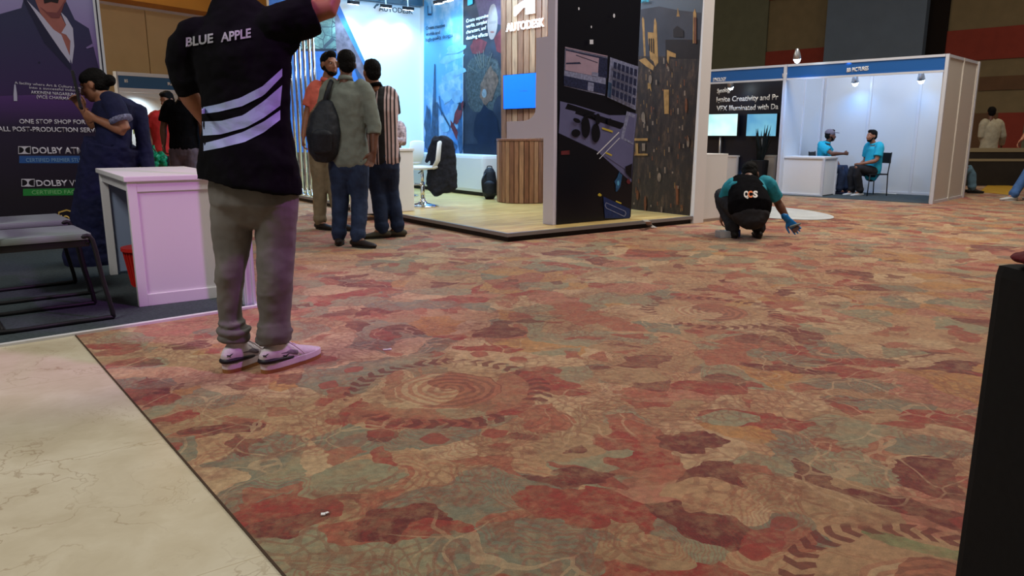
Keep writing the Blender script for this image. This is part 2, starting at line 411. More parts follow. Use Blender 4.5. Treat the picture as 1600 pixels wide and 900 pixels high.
def marble_mat():
    m, nt, b = new_mat('cream_marble'); N = NB(nt); o = N.obj()
    w = N.v('SUBTRACT', N.noise(o, 3.0, 4, .6).outputs['Color'], (.5, .5, .5))
    cl = N.noise(N.v('ADD', o, N.v('SCALE', w, scale=.3)), 2.4, 5, .6).outputs['Fac']
    base = N.ramp(cl, [(.3, srgb(192, 180, 152)), (.5, srgb(208, 198, 172)), (.7, srgb(224, 217, 195))])
    w9 = N.v('SUBTRACT', N.noise(o, 8.0, 5, .7).outputs['Color'], (.5, .5, .5))
    e = N.voro(N.v('ADD', N.v('ADD', o, N.v('SCALE', w, scale=.9)), N.v('SCALE', w9, scale=.16)), 2.3, 'DISTANCE_TO_EDGE').outputs['Distance']
    vm = N.m('MULTIPLY', N.m('SUBTRACT', 1, N.step(e, .0, .022)), N.step(N.noise(N.v('ADD', o, (3.7, 1, 0)), 1.5, 2).outputs['Fac'], .44, .62))
    base = N.mix(N.m('MULTIPLY', vm, .45), base, (*srgb(140, 112, 78), 1))
    e2 = N.voro(N.v('ADD', o, N.v('SCALE', w, scale=.8)), 9.5, 'DISTANCE_TO_EDGE').outputs['Distance']
    vm2 = N.m('MULTIPLY', N.m('SUBTRACT', 1, N.step(e2, .0, .03)), N.step(N.noise(N.v('ADD', o, (8.7, 5, 0)), 2.2, 2).outputs['Fac'], .56, .66))
    base = N.mix(N.m('MULTIPLY', vm2, .3), base, (*srgb(146, 122, 88), 1))
    # slab joints
    mp = N.n('ShaderNodeMapping'); N.put(mp.inputs[0], o); mp.inputs['Rotation'].default_value = (0, 0, -math.atan2(L1.y, L1.x))
    x, y, _ = N.xyz(mp.outputs[0])
    fr = N.m('FRACT', N.m('ADD', N.m('DIVIDE', y, .9), .13))
    j = N.m('LESS_THAN', fr, .004)
    base = N.mix(N.m('MULTIPLY', j, .45), base, (*srgb(170, 150, 112), 1))
    N.put(b.inputs['Base Color'], base); sset(b, 'Roughness', .22); sset(b, 'Specular IOR Level', .35)
    return m
M_carpet = carpet_mat()
e0 = G(0, 535); e1 = G(115, 522.5); e2 = G(400, 480); mb = G(440, 899)
mdir = (mb-e1).normalized(); pP = V((-1.52, 4.29, 0))
sd = (pP-e1).normalized()                    # along the front strip of the left stand
back = pP + V((-sd.y, sd.x, 0))*6            # along its side
far_near = e1 + mdir*4.2
# carpet polygon goes round the marble and the stand
pts = [e1, far_near, far_near+V((14, -1, 0)), V((22, 30, 0)), V((-24, 34, 0)), V((-16, 14, 0)), back, pP]
bm = BM(); vs = [bm.verts.new((p.x, p.y, 0)) for p in pts]; f = bm.faces.new(vs)
if f.normal.z < 0: f.normal_flip()
bmesh.ops.triangulate(bm, faces=bm.faces[:])
tag(ob('floor', bm, M_carpet), kind='structure', label='worn red, tan and sage patterned hall carpet')
bm = BM(); lf = e1 - sd*5
vs = [bm.verts.new((p.x, p.y, 0)) for p in (e1, lf, lf+mdir*4.2, far_near)]; f = bm.faces.new(vs); f.normal_update()
if f.normal.z < 0: f.normal_flip()
tag(ob('floor', bm, marble_mat()), kind='structure', label='polished cream marble floor strip')
# metal edge between marble and carpet
M_brass = mat('dark_edge', srgb(70, 52, 38), .6)
bm = BM(); obox(bm, e1, mdir, 4.2, V((-mdir.y, mdir.x, 0)), .006, -.01, .004)
tag(ob('trim_1', bm, M_brass), kind='structure')
# dark carpet of the left stand
M_grey_carpet = mat('charcoal_carpet', srgb(58, 68, 72), .95, noise=.25, scale=60, bump=.3)
bm = BM(); a = e1 - sd*5
prism(bm, [a, pP, back, back-sd*6.2], -.01, .004)
tag(ob('floor', bm, M_grey_carpet), kind='structure', label='charcoal carpet of the left stand')
M_white_trim = mat('white_trim', srgb(214, 214, 216), .4)
bm = BM(); nrm = V((sd.y, -sd.x, 0))
obox(bm, a, sd, (pP-a).length+.02, nrm, .035, -.005, .012); tag(ob('trim_2', bm, M_white_trim), kind='structure', label='white metal edge strip along the front of the charcoal carpet')
bm = BM(); obox(bm, pP, (back-pP), 5.9, (sd), .035, -.005, .012); tag(ob('trim_3', bm, M_white_trim), kind='structure')

# ------------------------------------------------------------------ hall walls behind the stands
M_olive = mat('olive_wall_panel', srgb(128, 116, 88), .7, noise=.08, scale=3)
M_olive2 = mat('green_grey_wall_panel', srgb(108, 112, 92), .7, noise=.08, scale=3)
M_red = mat('red_wall_panel', srgb(140, 56, 44), .7, noise=.08, scale=4)
M_slate = mat('slate_blue_panel', srgb(104, 124, 148), .55, noise=.06, scale=2)
M_black = mat('black_gap', srgb(24, 18, 16), .9)
M_brown = mat('brown_wall_panel', srgb(104, 78, 56), .7, noise=.1, scale=3)
hw = Plane(G(1600, 262), Q_)
wroot = thing('wall_right', None, None, (hw.o.x, hw.o.y, 0), kind='structure')
def hp(name, m, x0, y0, x1, y1, off=0, t=.1, ztop=None, zbot=None):
    u0, u1 = hw.u(x0), hw.u(x1); xm = (x0+x1)/2
    z1 = ztop if ztop is not None else hw.at(xm, y0).z; z0 = zbot if zbot is not None else hw.at(xm, y1).z
    bm = BM(); slab(bm, hw, [(u0, z0), (u1, z0), (u1, z1), (u0, z1)], off-t, off)
    o = ob(name, bm, m, wroot, origin=(hw.o.x, hw.o.y, 0)); return o
hp('wall_backing', M_olive, 900, 0, 1640, 0, -.06, .3, 8, 0)
hp('wall_panel', M_olive2, 1040, 0, 1188, 0, .02, .1, 8, 0)
zr = lambda y, x=1560: hw.at(x, y).z
zA, zB, zC, zD = zr(42), zr(92), hw.at(1235, 0).z, hw.at(1235, 78).z
hp('wall_panel', M_red, 1188, 0, 1284, 0, .0, .06, hw.at(1235, 103).z+(zD-hw.at(1235, 103).z), 2.3)
hp('wall_panel', M_red, 1188, 0, 1290, 0, .0, .06, zC+.9, zC+.08)
hp('wall_pillar', M_slate, 1283, 0, 1432, 0, .35, .4, 8, 0)
hp('wall_gap', M_black, 1428, 0, 1462, 0, .03, .08, 8, 0)
hp('wall_panel', M_red, 1462, 0, 1640, 0, 0, .06, zA, zB)
hp('wall_panel', M_brown, 1520, 0, 1640, 0, 0, .05, zr(118, 1580), zr(140, 1580))
hp('wall_panel', M_red, 1556, 0, 1598, 0, .01, .06, zr(176, 1578), zr(238, 1578))
hp('wall_panel', M_brown, 1462, 0, 1556, 0, .0, .06, zr(176, 1578), 0)
hp('wall_panel', M_olive2, 1598, 0, 1640, 0, .02, .06, zr(150, 1620), 0)
# left far wall: beige panels with an orange band above
M_beige = mat('beige_wall_panel', srgb(206, 178, 132), .7, noise=.05, scale=2)
M_orange = mat('orange_ceiling_band', srgb(176, 120, 48), .6, noise=.08, scale=2)
lw = Plane((-8.55, 16.6), H1)
wl = thing('wall_left', None, None, (lw.o.x, lw.o.y, 0), kind='structure')
zt = lw.at(300, 27).z
joint = [-9, -3.6, lw.u(245), lw.u(245)+2.4, lw.u(245)+4.8, 8]
for a, b2 in zip(joint, joint[1:]):
    bm = BM(); slab(bm, lw, [(a, 0), (b2-.02, 0), (b2-.02, zt), (a, zt)], -.12, 0)
    ob('wall_panel', bm, M_beige, wl, origin=(lw.o.x, lw.o.y, 0))
bm = BM(); slab(bm, lw, [(-9, 0), (8, 0), (8, zt), (-9, zt)], -.3, -.11); ob('wall_backing', bm, M_white_trim, wl, origin=(lw.o.x, lw.o.y, 0))
bm = BM(); slab(bm, lw, [(-9, zt+.05), (8, zt+.05), (8, 8), (-9, 8)], -.3, .7); ob('bulkhead', bm, M_orange, wl, origin=(lw.o.x, lw.o.y, 0))
bm = BM(); slab(bm, lw, [(-9, zt), (8, zt), (8, zt+.05), (-9, zt+.05)], -.2, .1); ob('cornice', bm, M_white_trim, wl, origin=(lw.o.x, lw.o.y, 0))
# ------------------------------------------------------------------ stand parts shared by the stands
M_alu = mat('brushed_aluminium', srgb(190, 196, 204), .3, .8)
M_white = mat('white_laminate', srgb(228, 228, 230), .45)
M_panel = mat('white_stand_panel', srgb(222, 224, 226), .55)
M_panel_grey = mat('light_grey_stand_panel', srgb(200, 196, 188), .6)
M_blue = mat('blue_fascia', srgb(30, 92, 166), .45)
M_text = mat('white_lettering', srgb(235, 238, 240), .5)
M_blk = mat('black_plastic', (.012, .012, .014), .5)
M_chrome = mat('chrome', (.75, .77, .8), .12, 1)
M_glow = mat('lamp_glow', (.8, .93, 1), .4, emit=14, ecol=(.72, .9, 1))

# ================================================================== the big stand in the middle
SC = G(793, 378.5); SC.z = 0; ZS = .085
def st(a, b, z=0): return SC + B_*a + A_*b + V((0, 0, z))
AW = Plane(st(0, 0), A_)                      # left edge of the platform
LEN_B = (G(1079, 348.5)-SC).dot(B_)           # front edge length
RW = Plane(G(1078, 337, ZS), A_)              # right side wall, face towards the platform
rb = (RW.o-SC).dot(B_)
corner_b = (RW.at(662, 260)-SC).dot(A_)       # back corner
O = (SC.x, SC.y, 0)
def top(o, label, cat, group=None):
    o.location = O; return tag(o, label, cat, group)
# platform
def wood_floor_mat():
    m, nt, b = new_mat('pale_laminate_floor'); N = NB(nt); o = N.obj()
    mp = N.n('ShaderNodeMapping'); N.put(mp.inputs[0], o); mp.inputs['Rotation'].default_value = (0, 0, -math.atan2(B_.y, B_.x))
    br = N.n('ShaderNodeTexBrick'); N.put(br.inputs[0], mp.outputs[0])
    br.inputs['Color1'].default_value = (*srgb(224, 198, 130), 1); br.inputs['Color2'].default_value = (*srgb(204, 172, 106), 1)
    br.inputs['Mortar'].default_value = (*srgb(150, 120, 70), 1); br.inputs['Scale'].default_value = 1
    br.inputs['Mortar Size'].default_value = .003; br.inputs['Brick Width'].default_value = 1.2; br.inputs['Row Height'].default_value = .14
    mp2 = N.n('ShaderNodeMapping'); N.put(mp2.inputs[0], mp.outputs[0]); mp2.inputs['Scale'].default_value = (1.2, 9, 1)
    nz = N.noise(mp2.outputs[0], 2.2, 4, .6).outputs['Fac']
    c = N.mix(N.step(nz, .35, .75), br.outputs[0], (*srgb(178, 142, 82), 1))
    N.put(b.inputs['Base Color'], c); sset(b, 'Roughness', .32); return m
M_woodfloor = wood_floor_mat()
bm = BM(); obox(bm, st(0, 0), B_, rb-.002, A_, corner_b-.002, .075, ZS-.002); plat = top(ob('stage_platform', bm, M_woodfloor, origin=O), 'low stage platform with pale wood floor and black skirt', 'platform')
bm = BM(); obox(bm, st(.02, .02), B_, rb-.03, A_, corner_b-.04, 0, .075); ob('skirt', bm, mat('black_skirt', (.008, .008, .009), .5), plat)
for c in plat.children: c.data.transform(Matrix.Translation(-V(O)))
bm = BM(); obox(bm, st(-.012, -.012), B_, rb+.010, A_, .035, ZS-.035, ZS-.001); obox(bm, st(-.012, .022), B_, .035, A_, corner_b-.03, ZS-.035, ZS-.001)
ob('edge_trim', bm, mat('silver_edge', srgb(150, 152, 156), .35, .6), plat, origin=O)
# right side wall (posters inside, plain white outside and end)
ZW = 3.15
bm = BM(); e = RW.o.copy(); nin = RW.n       # nin points to the platform
fr = (G(1079, 348.5)-SC).dot(A_)
obox(bm, SC + B_*rb + A_*(-.02), B_, .17, A_, corner_b+.25, 0, ZW)
side = top(ob('side_wall_panel', bm, M_white, origin=O), 'tall white stand wall carrying the blue sky, fur figure and dusk city posters', 'stand wall')
# back wall
BW = Plane(SC + A_*corner_b, B_)
bm = BM(); obox(bm, SC + A_*corner_b, B_, rb, A_, .2, 0, ZW)
backw = top(ob('back_wall_panel', bm, mat('glossy_white_wall', srgb(225, 232, 236), .28), origin=O), 'glossy white stand wall at the back of the platform with a blue mural cut off diagonally', 'stand wall')
# header beam above the posters
bm = BM(); obox(bm, SC + A_*(corner_b-.12), B_, rb, A_, .12, ZW, ZW+.12); ob('header_beam', bm, mat('dim_blue_metal', srgb(70, 100, 120), .4, .6), backw, origin=O)
def rel(o): o.data.transform(Matrix.Translation(-V(O))); return o
# ---- prints: mural left on the back wall, cut by the diagonal of the white wall
def stone_mat():
    m, nt, b = new_mat('mural_stone_print'); N = NB(nt); o = N.obj()
    v = N.voro(o, 6, 'DISTANCE_TO_EDGE').outputs['Distance']; n = N.noise(o, 4, 6, .7).outputs['Fac']
    c = N.ramp(n, [(.3, srgb(52, 84, 90)), (.5, srgb(96, 128, 118)), (.62, srgb(140, 176, 158)), (.75, srgb(70, 96, 104))])
    c = N.mix(N.m('LESS_THAN', v, .03), c, (*srgb(44, 60, 70), 1)); N.put(b.inputs['Base Color'], c); sset(b, 'Roughness', .5); return m
def sky_mat(name, c0, c1, z0, z1, cloud=.5):
    m, nt, b = new_mat(name); N = NB(nt); o = N.obj(); z = N.xyz(o)[2]
    c = N.ramp(N.step(z, z0, z1), [(0, c0), (1, c1)])
    n = N.noise(o, 1.7, 6, .62).outputs['Fac']
    c = N.mix(N.m('MULTIPLY', N.step(n, .48, .66), cloud), c, (*srgb(206, 228, 240), 1)); N.put(b.inputs['Base Color'], c); sset(b, 'Roughness', .45); return m
M_sky = sky_mat('sky_print', srgb(70, 130, 196), srgb(84, 160, 208), .6, 3)
M_pblue = mat('print_blue', srgb(64, 116, 190), .5, noise=.25, scale=5)
M_pdark = mat('print_navy', srgb(14, 24, 42), .4, noise=.3, scale=4)
M_pbrick = mat('print_brick', srgb(110, 96, 106), .5, noise=.5, scale=9)
M_pstone = mat('print_stone', srgb(96, 84, 70), .5, noise=.6, scale=10)
M_dsk = mat('print_dusk_blue', srgb(40, 84, 150), .5, noise=.4, scale=12)
mural = art('wall_graphic', BW, [
    (M_pblue, [(420, -20), (518, -20), (606, 175), (640, 300), (420, 300)]),
    (M_pstone, [(420, 238), (630, 238), (640, 300), (420, 300)]),
    (stone_mat(), [(470, 25), (525, 25), (553, 79), (470, 79)]),
    (M_pdark, [(470, 76), (526, 76), (526, 80), (470, 80)]),
    (M_pbrick, [(522, 12), (606, 175), (640, 300), (628, 300), (604, 235), (592, 185), (560, 112), (526, 84)]),
    (mat('print_slate', srgb(50, 76, 110), .5), [(552, 100), (606, 175), (640, 300), (606, 300), (588, 210)]),
    ] + [(M_dsk, blob(488+random.random()*80, 205+random.random()*50, 1+random.random()*3, 6+random.random()*14, 9, .6, 0, i)) for i in range(14)], backw, zmin=ZS)
rel(mural)
M_ptxt = mat('grey_lettering', srgb(70, 88, 100), .5)
rel(wall_text('lettering', 'AUTODESK', BW, (592, 17), (645, 22), 8, M_ptxt, backw, bold=.01))
rel(art('logo', BW, [(M_ptxt, [(583, 12), (588, 6), (593, 6), (591, 9), (588, 10), (586, 14)])], backw))
# ---- posters on the side wall
M_face = mat('print_face', srgb(136, 118, 112), .5, noise=.15, scale=6)
M_red_p = mat('print_crimson', srgb(98, 36, 44), .5, noise=.4, scale=8)
M_pale = mat('print_pale_blue', srgb(118, 168, 206), .5, noise=.2, scale=6)
M_steel = mat('print_steel', srgb(40, 74, 110), .5, noise=.5, scale=8)
rr = random.Random(3)
shp = [(M_sky, rect(662.5, -30, 723, 300))]
shp += [(M_pale, blob(700+rr.random()*18, 70+rr.random()*90, 10+rr.random()*8, 4+rr.random()*4, 12, .5, -.3, i)) for i in range(6)]
shp += [(M_pale, blob(690+rr.random()*26, 150+rr.random()*50, 8, 5+rr.random()*6, 12, .5, .3, i+9)) for i in range(6)]
shp += [(M_steel, [(678.5, 100), (680, 100), (681, 160), (684, 160), (686, 240), (672, 240), (676, 160)])]
shp += [(M_steel, line(682, 160, 704, 200, 2.5)), (M_steel, line(704, 199, 716, 185, 2)), (M_steel, line(686, 150, 690, 180, 1.2))]
shp += [(M_steel, blob(668, 195, 5, 26, 14, .5, 0, 3)), (M_steel, blob(674, 220, 9, 20, 14, .5, 0, 4)), (M_steel, blob(700, 228, 14, 9, 14, .5, 0, 5)),
        (M_red_p, blob(716, 178, 5, 20, 14, .5, .3, 6)), (M_red_p, blob(711, 205, 4, 20, 12, .5, -.4, 7)), (M_steel, blob(719, 215, 4, 30, 12, .5, 0, 8))]
shp += [(M_pdark, [(717, 160), (720, 160), (721, 172), (716, 172)])]
rel(art('poster', RW, shp, side, zmin=ZS))
bm = BM()
rel(wall_text('lettering', 'Create massive', RW, (667, 47), (697, 42), 5.2, mat('dark_lettering', srgb(26, 52, 84), .5), side, off=.02))
rel(wall_text('lettering', 'worlds and', RW, (667, 56), (689, 53), 5.2, _mc['dark_lettering'], side, off=.02))
rel(wall_text('lettering', 'high-quality designs', RW, (667, 65), (709, 57), 5.2, _mc['dark_lettering'], side, off=.02))
rel(art('logo', RW, [(_mc['dark_lettering'], rect(668, 9, 674, 24)), (M_sky, rect(669.2, 9, 674, 21))], side, off=.02))
M_char = mat('print_charcoal', srgb(36, 42, 54), .4, noise=.35, scale=5)
M_fur = mat('print_fur', srgb(58, 66, 68), .5, noise=.6, scale=24)
shp = [(M_char, rect(723.6, -30, 812, 310)), (mat('print_plum', srgb(74, 58, 76), .5, noise=.2), [(735, -30), (786, -30), (786, 40), (750, 30)]),
       (M_fur, blob(756, 130, 29, 48, 26, .25, .1, 2)), (M_red_p, blob(748, 72, 12, 14, 16, .4, 0, 4)), (M_red_p, [(772, 60), (786, 40), (784, 84), (776, 80)]),
       (M_face, blob(769.5, 34, 8, 28, 22, .04, .04, 1)),
       (mat('print_dark_hair', srgb(120, 104, 100), .5), [(764, 34), (775, 32), (776, 36), (770, 37), (764, 38)]),
       (mat('print_lips', srgb(120, 70, 66), .5), blob(769, 50, 3, 1.4)),
       (mat('print_bronze', srgb(96, 76, 64), .5, noise=.5, scale=16), blob(763, 135, 13, 30, 18, .3, .2, 7)),
       (mat('print_pearl', srgb(110, 120, 126), .5, noise=.3), blob(756.5, 146, 3.6, 7, 12, .2)), (M_pdark, blob(760, 200, 20, 34, 18, .3, 0, 8)), (M_pdark, rect(723.6, 225, 812, 310))]
for i in range(12):
    a = rr.random()*math.pi; shp.append((M_fur if i % 2 else mat('print_straw', srgb(96, 96, 88), .5), line(756+10*math.cos(a), 120-14*math.sin(a), 756+28*math.cos(a), 122-44*math.sin(a), .8)))
rel(art('poster', RW, shp, side, zmin=ZS))
for t, p0, p1 in (('Create expansive', (730.5, 36), (765, 27)), ('worlds, complex', (730.5, 44.5), (763, 36.5)), ('characters, and', (730.5, 53.5), (761, 46)), ('dazzling effects', (730.5, 62.5), (764, 56))):
    rel(wall_text('lettering', t, RW, p0, p1, 5.6, M_text, side, off=.022))
rel(art('logo', RW, [(mat('cyan_logo', srgb(60, 180, 210), .5), [(730.5, -2), (738.5, -2), (738.5, 6), (734, 8), (730.5, 9)])], side, off=.02))
# city print near the front
M_city0 = sky_mat('print_dusk', srgb(46, 34, 30), srgb(72, 84, 98), 1.5, 2.4, .0)
def city_mat():
    m, nt, b = new_mat('print_city'); N = NB(nt); o = N.obj()
    mp = N.n('ShaderNodeMapping'); N.put(mp.inputs[0], o); mp.inputs['Scale'].default_value = (5, 5, 1.6)
    n = N.noise(mp.outputs[0], 3.2, 5, .75).outputs['Fac']
    c = N.ramp(n, [(.3, srgb(18, 15, 17)), (.5, srgb(38, 30, 29)), (.64, srgb(72, 55, 44)), (.74, srgb(110, 86, 62)), (.8, srgb(42, 31, 28))])
    N.put(b.inputs['Base Color'], c); sset(b, 'Roughness', .45); return m
M_gold = mat('print_gold', srgb(158, 122, 72), .5, noise=.3, scale=14); M_sand = mat('print_sand', srgb(128, 112, 98), .5, noise=.3, scale=14)
M_hill = mat('print_hills', srgb(56, 58, 68), .5, noise=.2, scale=4); M_amber = mat('print_amber', srgb(110, 66, 42), .5, noise=.3, scale=14)
M_cdark = mat('print_dark_brown', srgb(30, 24, 26), .5, noise=.3, scale=8)
CX = lambda x, y: (840+x/5, y/5)
shp = [(M_city0, [(980, -30), (1100, -30), (1077.8, 339), (980, 339)]), (M_hill, [(980, 22), (1005, 14), (1030, 10), (1060, 16), (1096, 20), (1092, 90), (980, 90)]), (city_mat(), [(980, 88), (1092.5, 88), (1077.8, 339), (980, 339)]),
       (M_cdark, [(1040, 62), (1093.5, 62), (1092, 92), (1040, 92)])]
for q in ([(815, 150), (822, 130), (832, 150), (845, 440), (830, 440)], [(860, 250), (905, 255), (910, 160), (918, 140), (930, 180), (942, 490), (920, 520), (905, 480), (880, 460), (862, 300)],
          [(1085, 130), (1095, 60), (1110, 130)], [(1215, 100), (1228, 66), (1240, 110), (1240, 330), (1212, 340)], [(1010, 390), (1080, 420), (1080, 450), (1030, 440), (1022, 500), (1010, 470)],
          [(860, 650), (880, 640), (890, 720), (875, 690), (860, 700)], [(985, 700), (1025, 700), (1025, 890), (990, 890)], [(790, 470), (840, 450), (910, 520), (900, 550), (850, 520)]):
    shp.append((M_gold, [CX(*p) for p in q]))
for q in ([(868, 300), (876, 300), (878, 400), (870, 395)], [(884, 300), (892, 300), (894, 410), (886, 405)], [(900, 300), (908, 300), (910, 420), (902, 415)], [(1060, 230), (1090, 200), (1140, 240), (1140, 290), (1060, 290)]):
    shp.append((M_cdark, [CX(*p) for p in q]))
shp += [(M_sand, blob(1016, 124, 2.6, 7)), (M_sand, blob(1030, 277, 3, 7)), (M_sand, blob(1005, 183, 3, 8)), (M_amber, blob(1072, 165, 2, 12)), (M_amber, rect(1056, 290, 1060, 320)), (M_amber, rect(1084, 27, 1088, 68)),
        (M_gold, rect(991, 216, 1012, 220)), (M_gold, rect(993, 224, 997, 240)), (M_sand, rect(1003, 224, 1008, 236)), (M_gold, rect(991, 240, 1012, 243)), (M_amber, blob(1008, 318, 2, 12)), (M_amber, blob(996, 305, 2, 8)), (M_sand, blob(1075, 222, 2, 8))]
for i in range(70):
    x, y = 990+rr.random()*86, 95+rr.random()*236
    shp.append(((M_gold, M_amber, M_sand)[i % 3], [(x-(.3+i%3*.35), y-1-i%5*1.6), (x+(.3+i%3*.35), y-1.2-i%5*1.6), (x+(.4+i%3*.35), y+2), (x-(.3+i%3*.35), y+2)]))
rel(art('poster', RW, shp, side, step=.0004, zmin=ZS))
rel(wall_text('lettering', 'time', RW, (1002, 5), (1017, 3.5), 6, mat('cyan_logo', (0, 0, 0)), side, off=.03))

# ---- dark printed panel standing along the front right
DP = Plane(G(869, 351, ZS), B_)
du0, du1 = DP.u(869, 300)+.02, DP.u(985.5, 300)
bm = BM(); slab(bm, DP, [(du0, ZS), (du1, ZS), (du1, ZW), (du0, ZW)], -.10, 0)
dpan = top(ob('front_panel', bm, mat('navy_panel', srgb(16, 18, 34), .3), origin=O), 'tall near-black printed panel with studio screens and headphones, facing the carpet', 'stand wall')
M_scr = mat('print_screen', srgb(126, 132, 166), .4, noise=.35, scale=40); M_scr2 = mat('print_screen_pink', srgb(160, 140, 162), .4, noise=.08, scale=12)
M_cell = mat('print_cells', srgb(36, 42, 74), .4, noise=.5, scale=60); M_desk = mat('print_desk', srgb(96, 98, 140), .4, noise=.08, scale=5)
M_nv = mat('print_midnight', srgb(12, 13, 24), .3); M_yel = mat('print_yellow', srgb(190, 170, 60), .5); M_white_p = mat('print_white', srgb(210, 214, 228), .5)
D1 = lambda x, y: (840+x/5, y/5)
D2 = lambda x, y: (840+x/4.09, 170+y/4.09)
shp = [(M_nv, [(870.5, -30), (1003, -30), (985.5, 339), (870.5, 351)]),
  (M_scr, [D1(215, 365), D1(547, 437), D1(525, 748), D1(205, 672)]), (M_cell, [D1(218, 385), D1(545, 455), D1(543, 610), D1(212, 550)]), (M_scr2, [D1(220, 395), D1(480, 455), D1(470, 598), D1(216, 548)]),
  (M_cell, [D1(222, 490), D1(330, 485), D1(340, 500), D1(222, 502)]), (M_cell, line(*D1(300, 430), *D1(470, 490), 1)), (M_scr, [D1(425, 560), D1(475, 570), D1(473, 600), D1(423, 592)]),
  (M_cell, [D1(205, 590), D1(535, 660), D1(530, 735), D1(205, 668)]), (M_scr, [D1(395, 640), D1(440, 650), D1(436, 715), D1(390, 706)]), (M_scr2, line(*D1(215, 370), *D1(547, 440), 1.6)),
  (M_scr, [D1(567, 447), D1(787, 520), D1(766, 860), D1(545, 760)]),
  (mat('print_teal', srgb(60, 84, 120), .4), [D1(552, 640), D1(580, 650), D1(572, 765), D1(548, 755)]),
  (M_desk, [D1(175, 790), D1(300, 820), D1(560, 900), D1(760, 900), D1(700, 870), D1(777, 890), D2(618, 190), D2(600, 470), D2(375, 300), D2(135, 155), D1(175, 850)]),
  (M_nv, [D1(235, 808), D1(455, 880), D1(420, 900), D1(215, 850)]),
  (M_nv, [D2(250, 0), D2(560, 95), D2(530, 130), D2(240, 30)]), (M_nv, [D2(135, 155), D2(380, 270), D2(600, 470), D2(590, 700), D2(120, 740)]),
  (M_scr, [D2(570, 15), D2(625, 40), D2(612, 230), D2(530, 190)]), (M_desk, [D2(585, 45), D2(622, 60), D2(612, 215), D2(550, 185)]),
  (M_desk, [D2(440, 240), D2(520, 180), D2(612, 240), D2(606, 380), D2(580, 400), D2(430, 300)]),
  (M_white_p, line(*D2(380, 290), *D2(520, 150), 1.6)), (M_white_p, line(*D2(395, 320), *D2(525, 185), 1)),
  (M_yel, line(*D2(435, 280), *D2(475, 298), 2.4)), (M_yel, [D2(412, 118), D2(480, 140), D2(480, 152), D2(412, 130)]), (M_yel, line(*D2(500, 590), *D2(535, 605), 2)), (M_yel, blob(*D2(396, 550), 3, 2.4, 8, .6)),
  (M_red_p, [D2(150, 270), D2(205, 265), D2(205, 292), D2(150, 295)]), (M_red_p, blob(*D2(580, 465), 3, 4, 8, .6)),
  (mat('print_blue_smoke', srgb(40, 84, 130), .4, noise=.5, scale=20), blob(*D2(515, 470), 5, 14, 14, .6, .2, 3)), (mat('print_electric', srgb(90, 170, 220), .4), blob(*D2(515, 475), 1.6, 4)),
  (mat('print_deep_blue', srgb(24, 44, 96), .4, noise=.2), [D2(420, 560), D2(590, 640), D2(590, 700), D2(430, 700)]),
  (M_nv, blob(*D2(245, 155), 7, 6)), (M_nv, [D2(560, 370), D2(605, 350), D2(600, 450), D2(565, 410)])]
for cx, cy, rx, ry in ((308, 120, 9, 22), (372, 155, 9, 20)): shp.append((M_nv, blob(*D2(cx, cy), rx*.75, ry*.75, 16, .1)))
arc = [D2(300+34+48*math.cos(t), 120-20-62*math.sin(t)) for t in [math.pi*k/10 for k in range(11)]]
for a, b2 in zip(arc, arc[1:]): shp.append((M_nv, line(*a, *b2, 4)))
shp += [(M_nv, blob(*D2(250, 75), 6, 3.5, 10, .2, .4)), (M_nv, blob(*D2(385, 65), 4, 9, 10, .3)), (M_nv, blob(*D2(462, 85), 4, 6, 10, .3))]
for k in range(6):
    for j in range(4):
        u0, u1 = .14+k*.145, .14+k*.145+.105; v0, v1 = .08+j*.22, .08+j*.22+.16
        q = lambda u, v: tuple(sum(c*w for c, w in zip(cc, ((1-u)*(1-v), u*(1-v), u*v, (1-u)*v))) for cc in zip(D1(567, 447), D1(787, 520), D1(766, 860), D1(545, 760)))
        shp.append((M_cell, [q(u0, v0), q(u1, v0), q(u1, v1), q(u0, v1)]))
ov = [D2(430+8, 600), D2(560, 655), D2(565, 670), D2(555, 688), D2(440, 635), D2(432, 618)]
for a, b2 in zip(ov, ov[1:]+ov[:1]): shp.append((M_scr, line(*a, *b2, 1)))
for (x, y, r) in ((904.5, 13.5, 1.2), (959.5, 24.5, 1.6), (924, 42, 1)): shp.append((M_white_p, blob(x, y, r, r*2)))
shp.append((M_white_p, [(921.5, 62), (927, 62), (927, 69), (921.5, 69)]))
rel(art('graphic', DP, shp, dpan, step=.0005, zmin=ZS))

# ---- white cut-out arch panel (post with a step and a hook)
JP = Plane(G(869, 351, ZS), A2)
J = lambda x, y: ((JP.at(x, y)-JP.o).dot(JP.d), JP.at(x, y).z)
out = [J(869, 351), J(853.5, 350.5)]
out[0] = (out[0][0], ZS); out[1] = (out[1][0], ZS)
ul = J(854, 215)[0]
out += [J(854.5, 215.5), J(797, 216.5), J(797, 190)]
for t in range(0, 7):
    a = t/6*math.pi/2; out.append(J(822+20*math.sin(a), 171+18*math.cos(a)))
out += [J(843.5, 60), J(861.5, 57.5)]
out += [(J(862, 10)[0], ZW), (0.0, ZW)]
bm = BM(); slab(bm, JP, out, .0, .05)
top(ob('arch_panel', bm, mat('lilac_white_panel', srgb(206, 204, 228), .4), origin=O), 'white cut-out frame panel shaped like a stepped hook, between timber slats and black panel', 'frame panel')

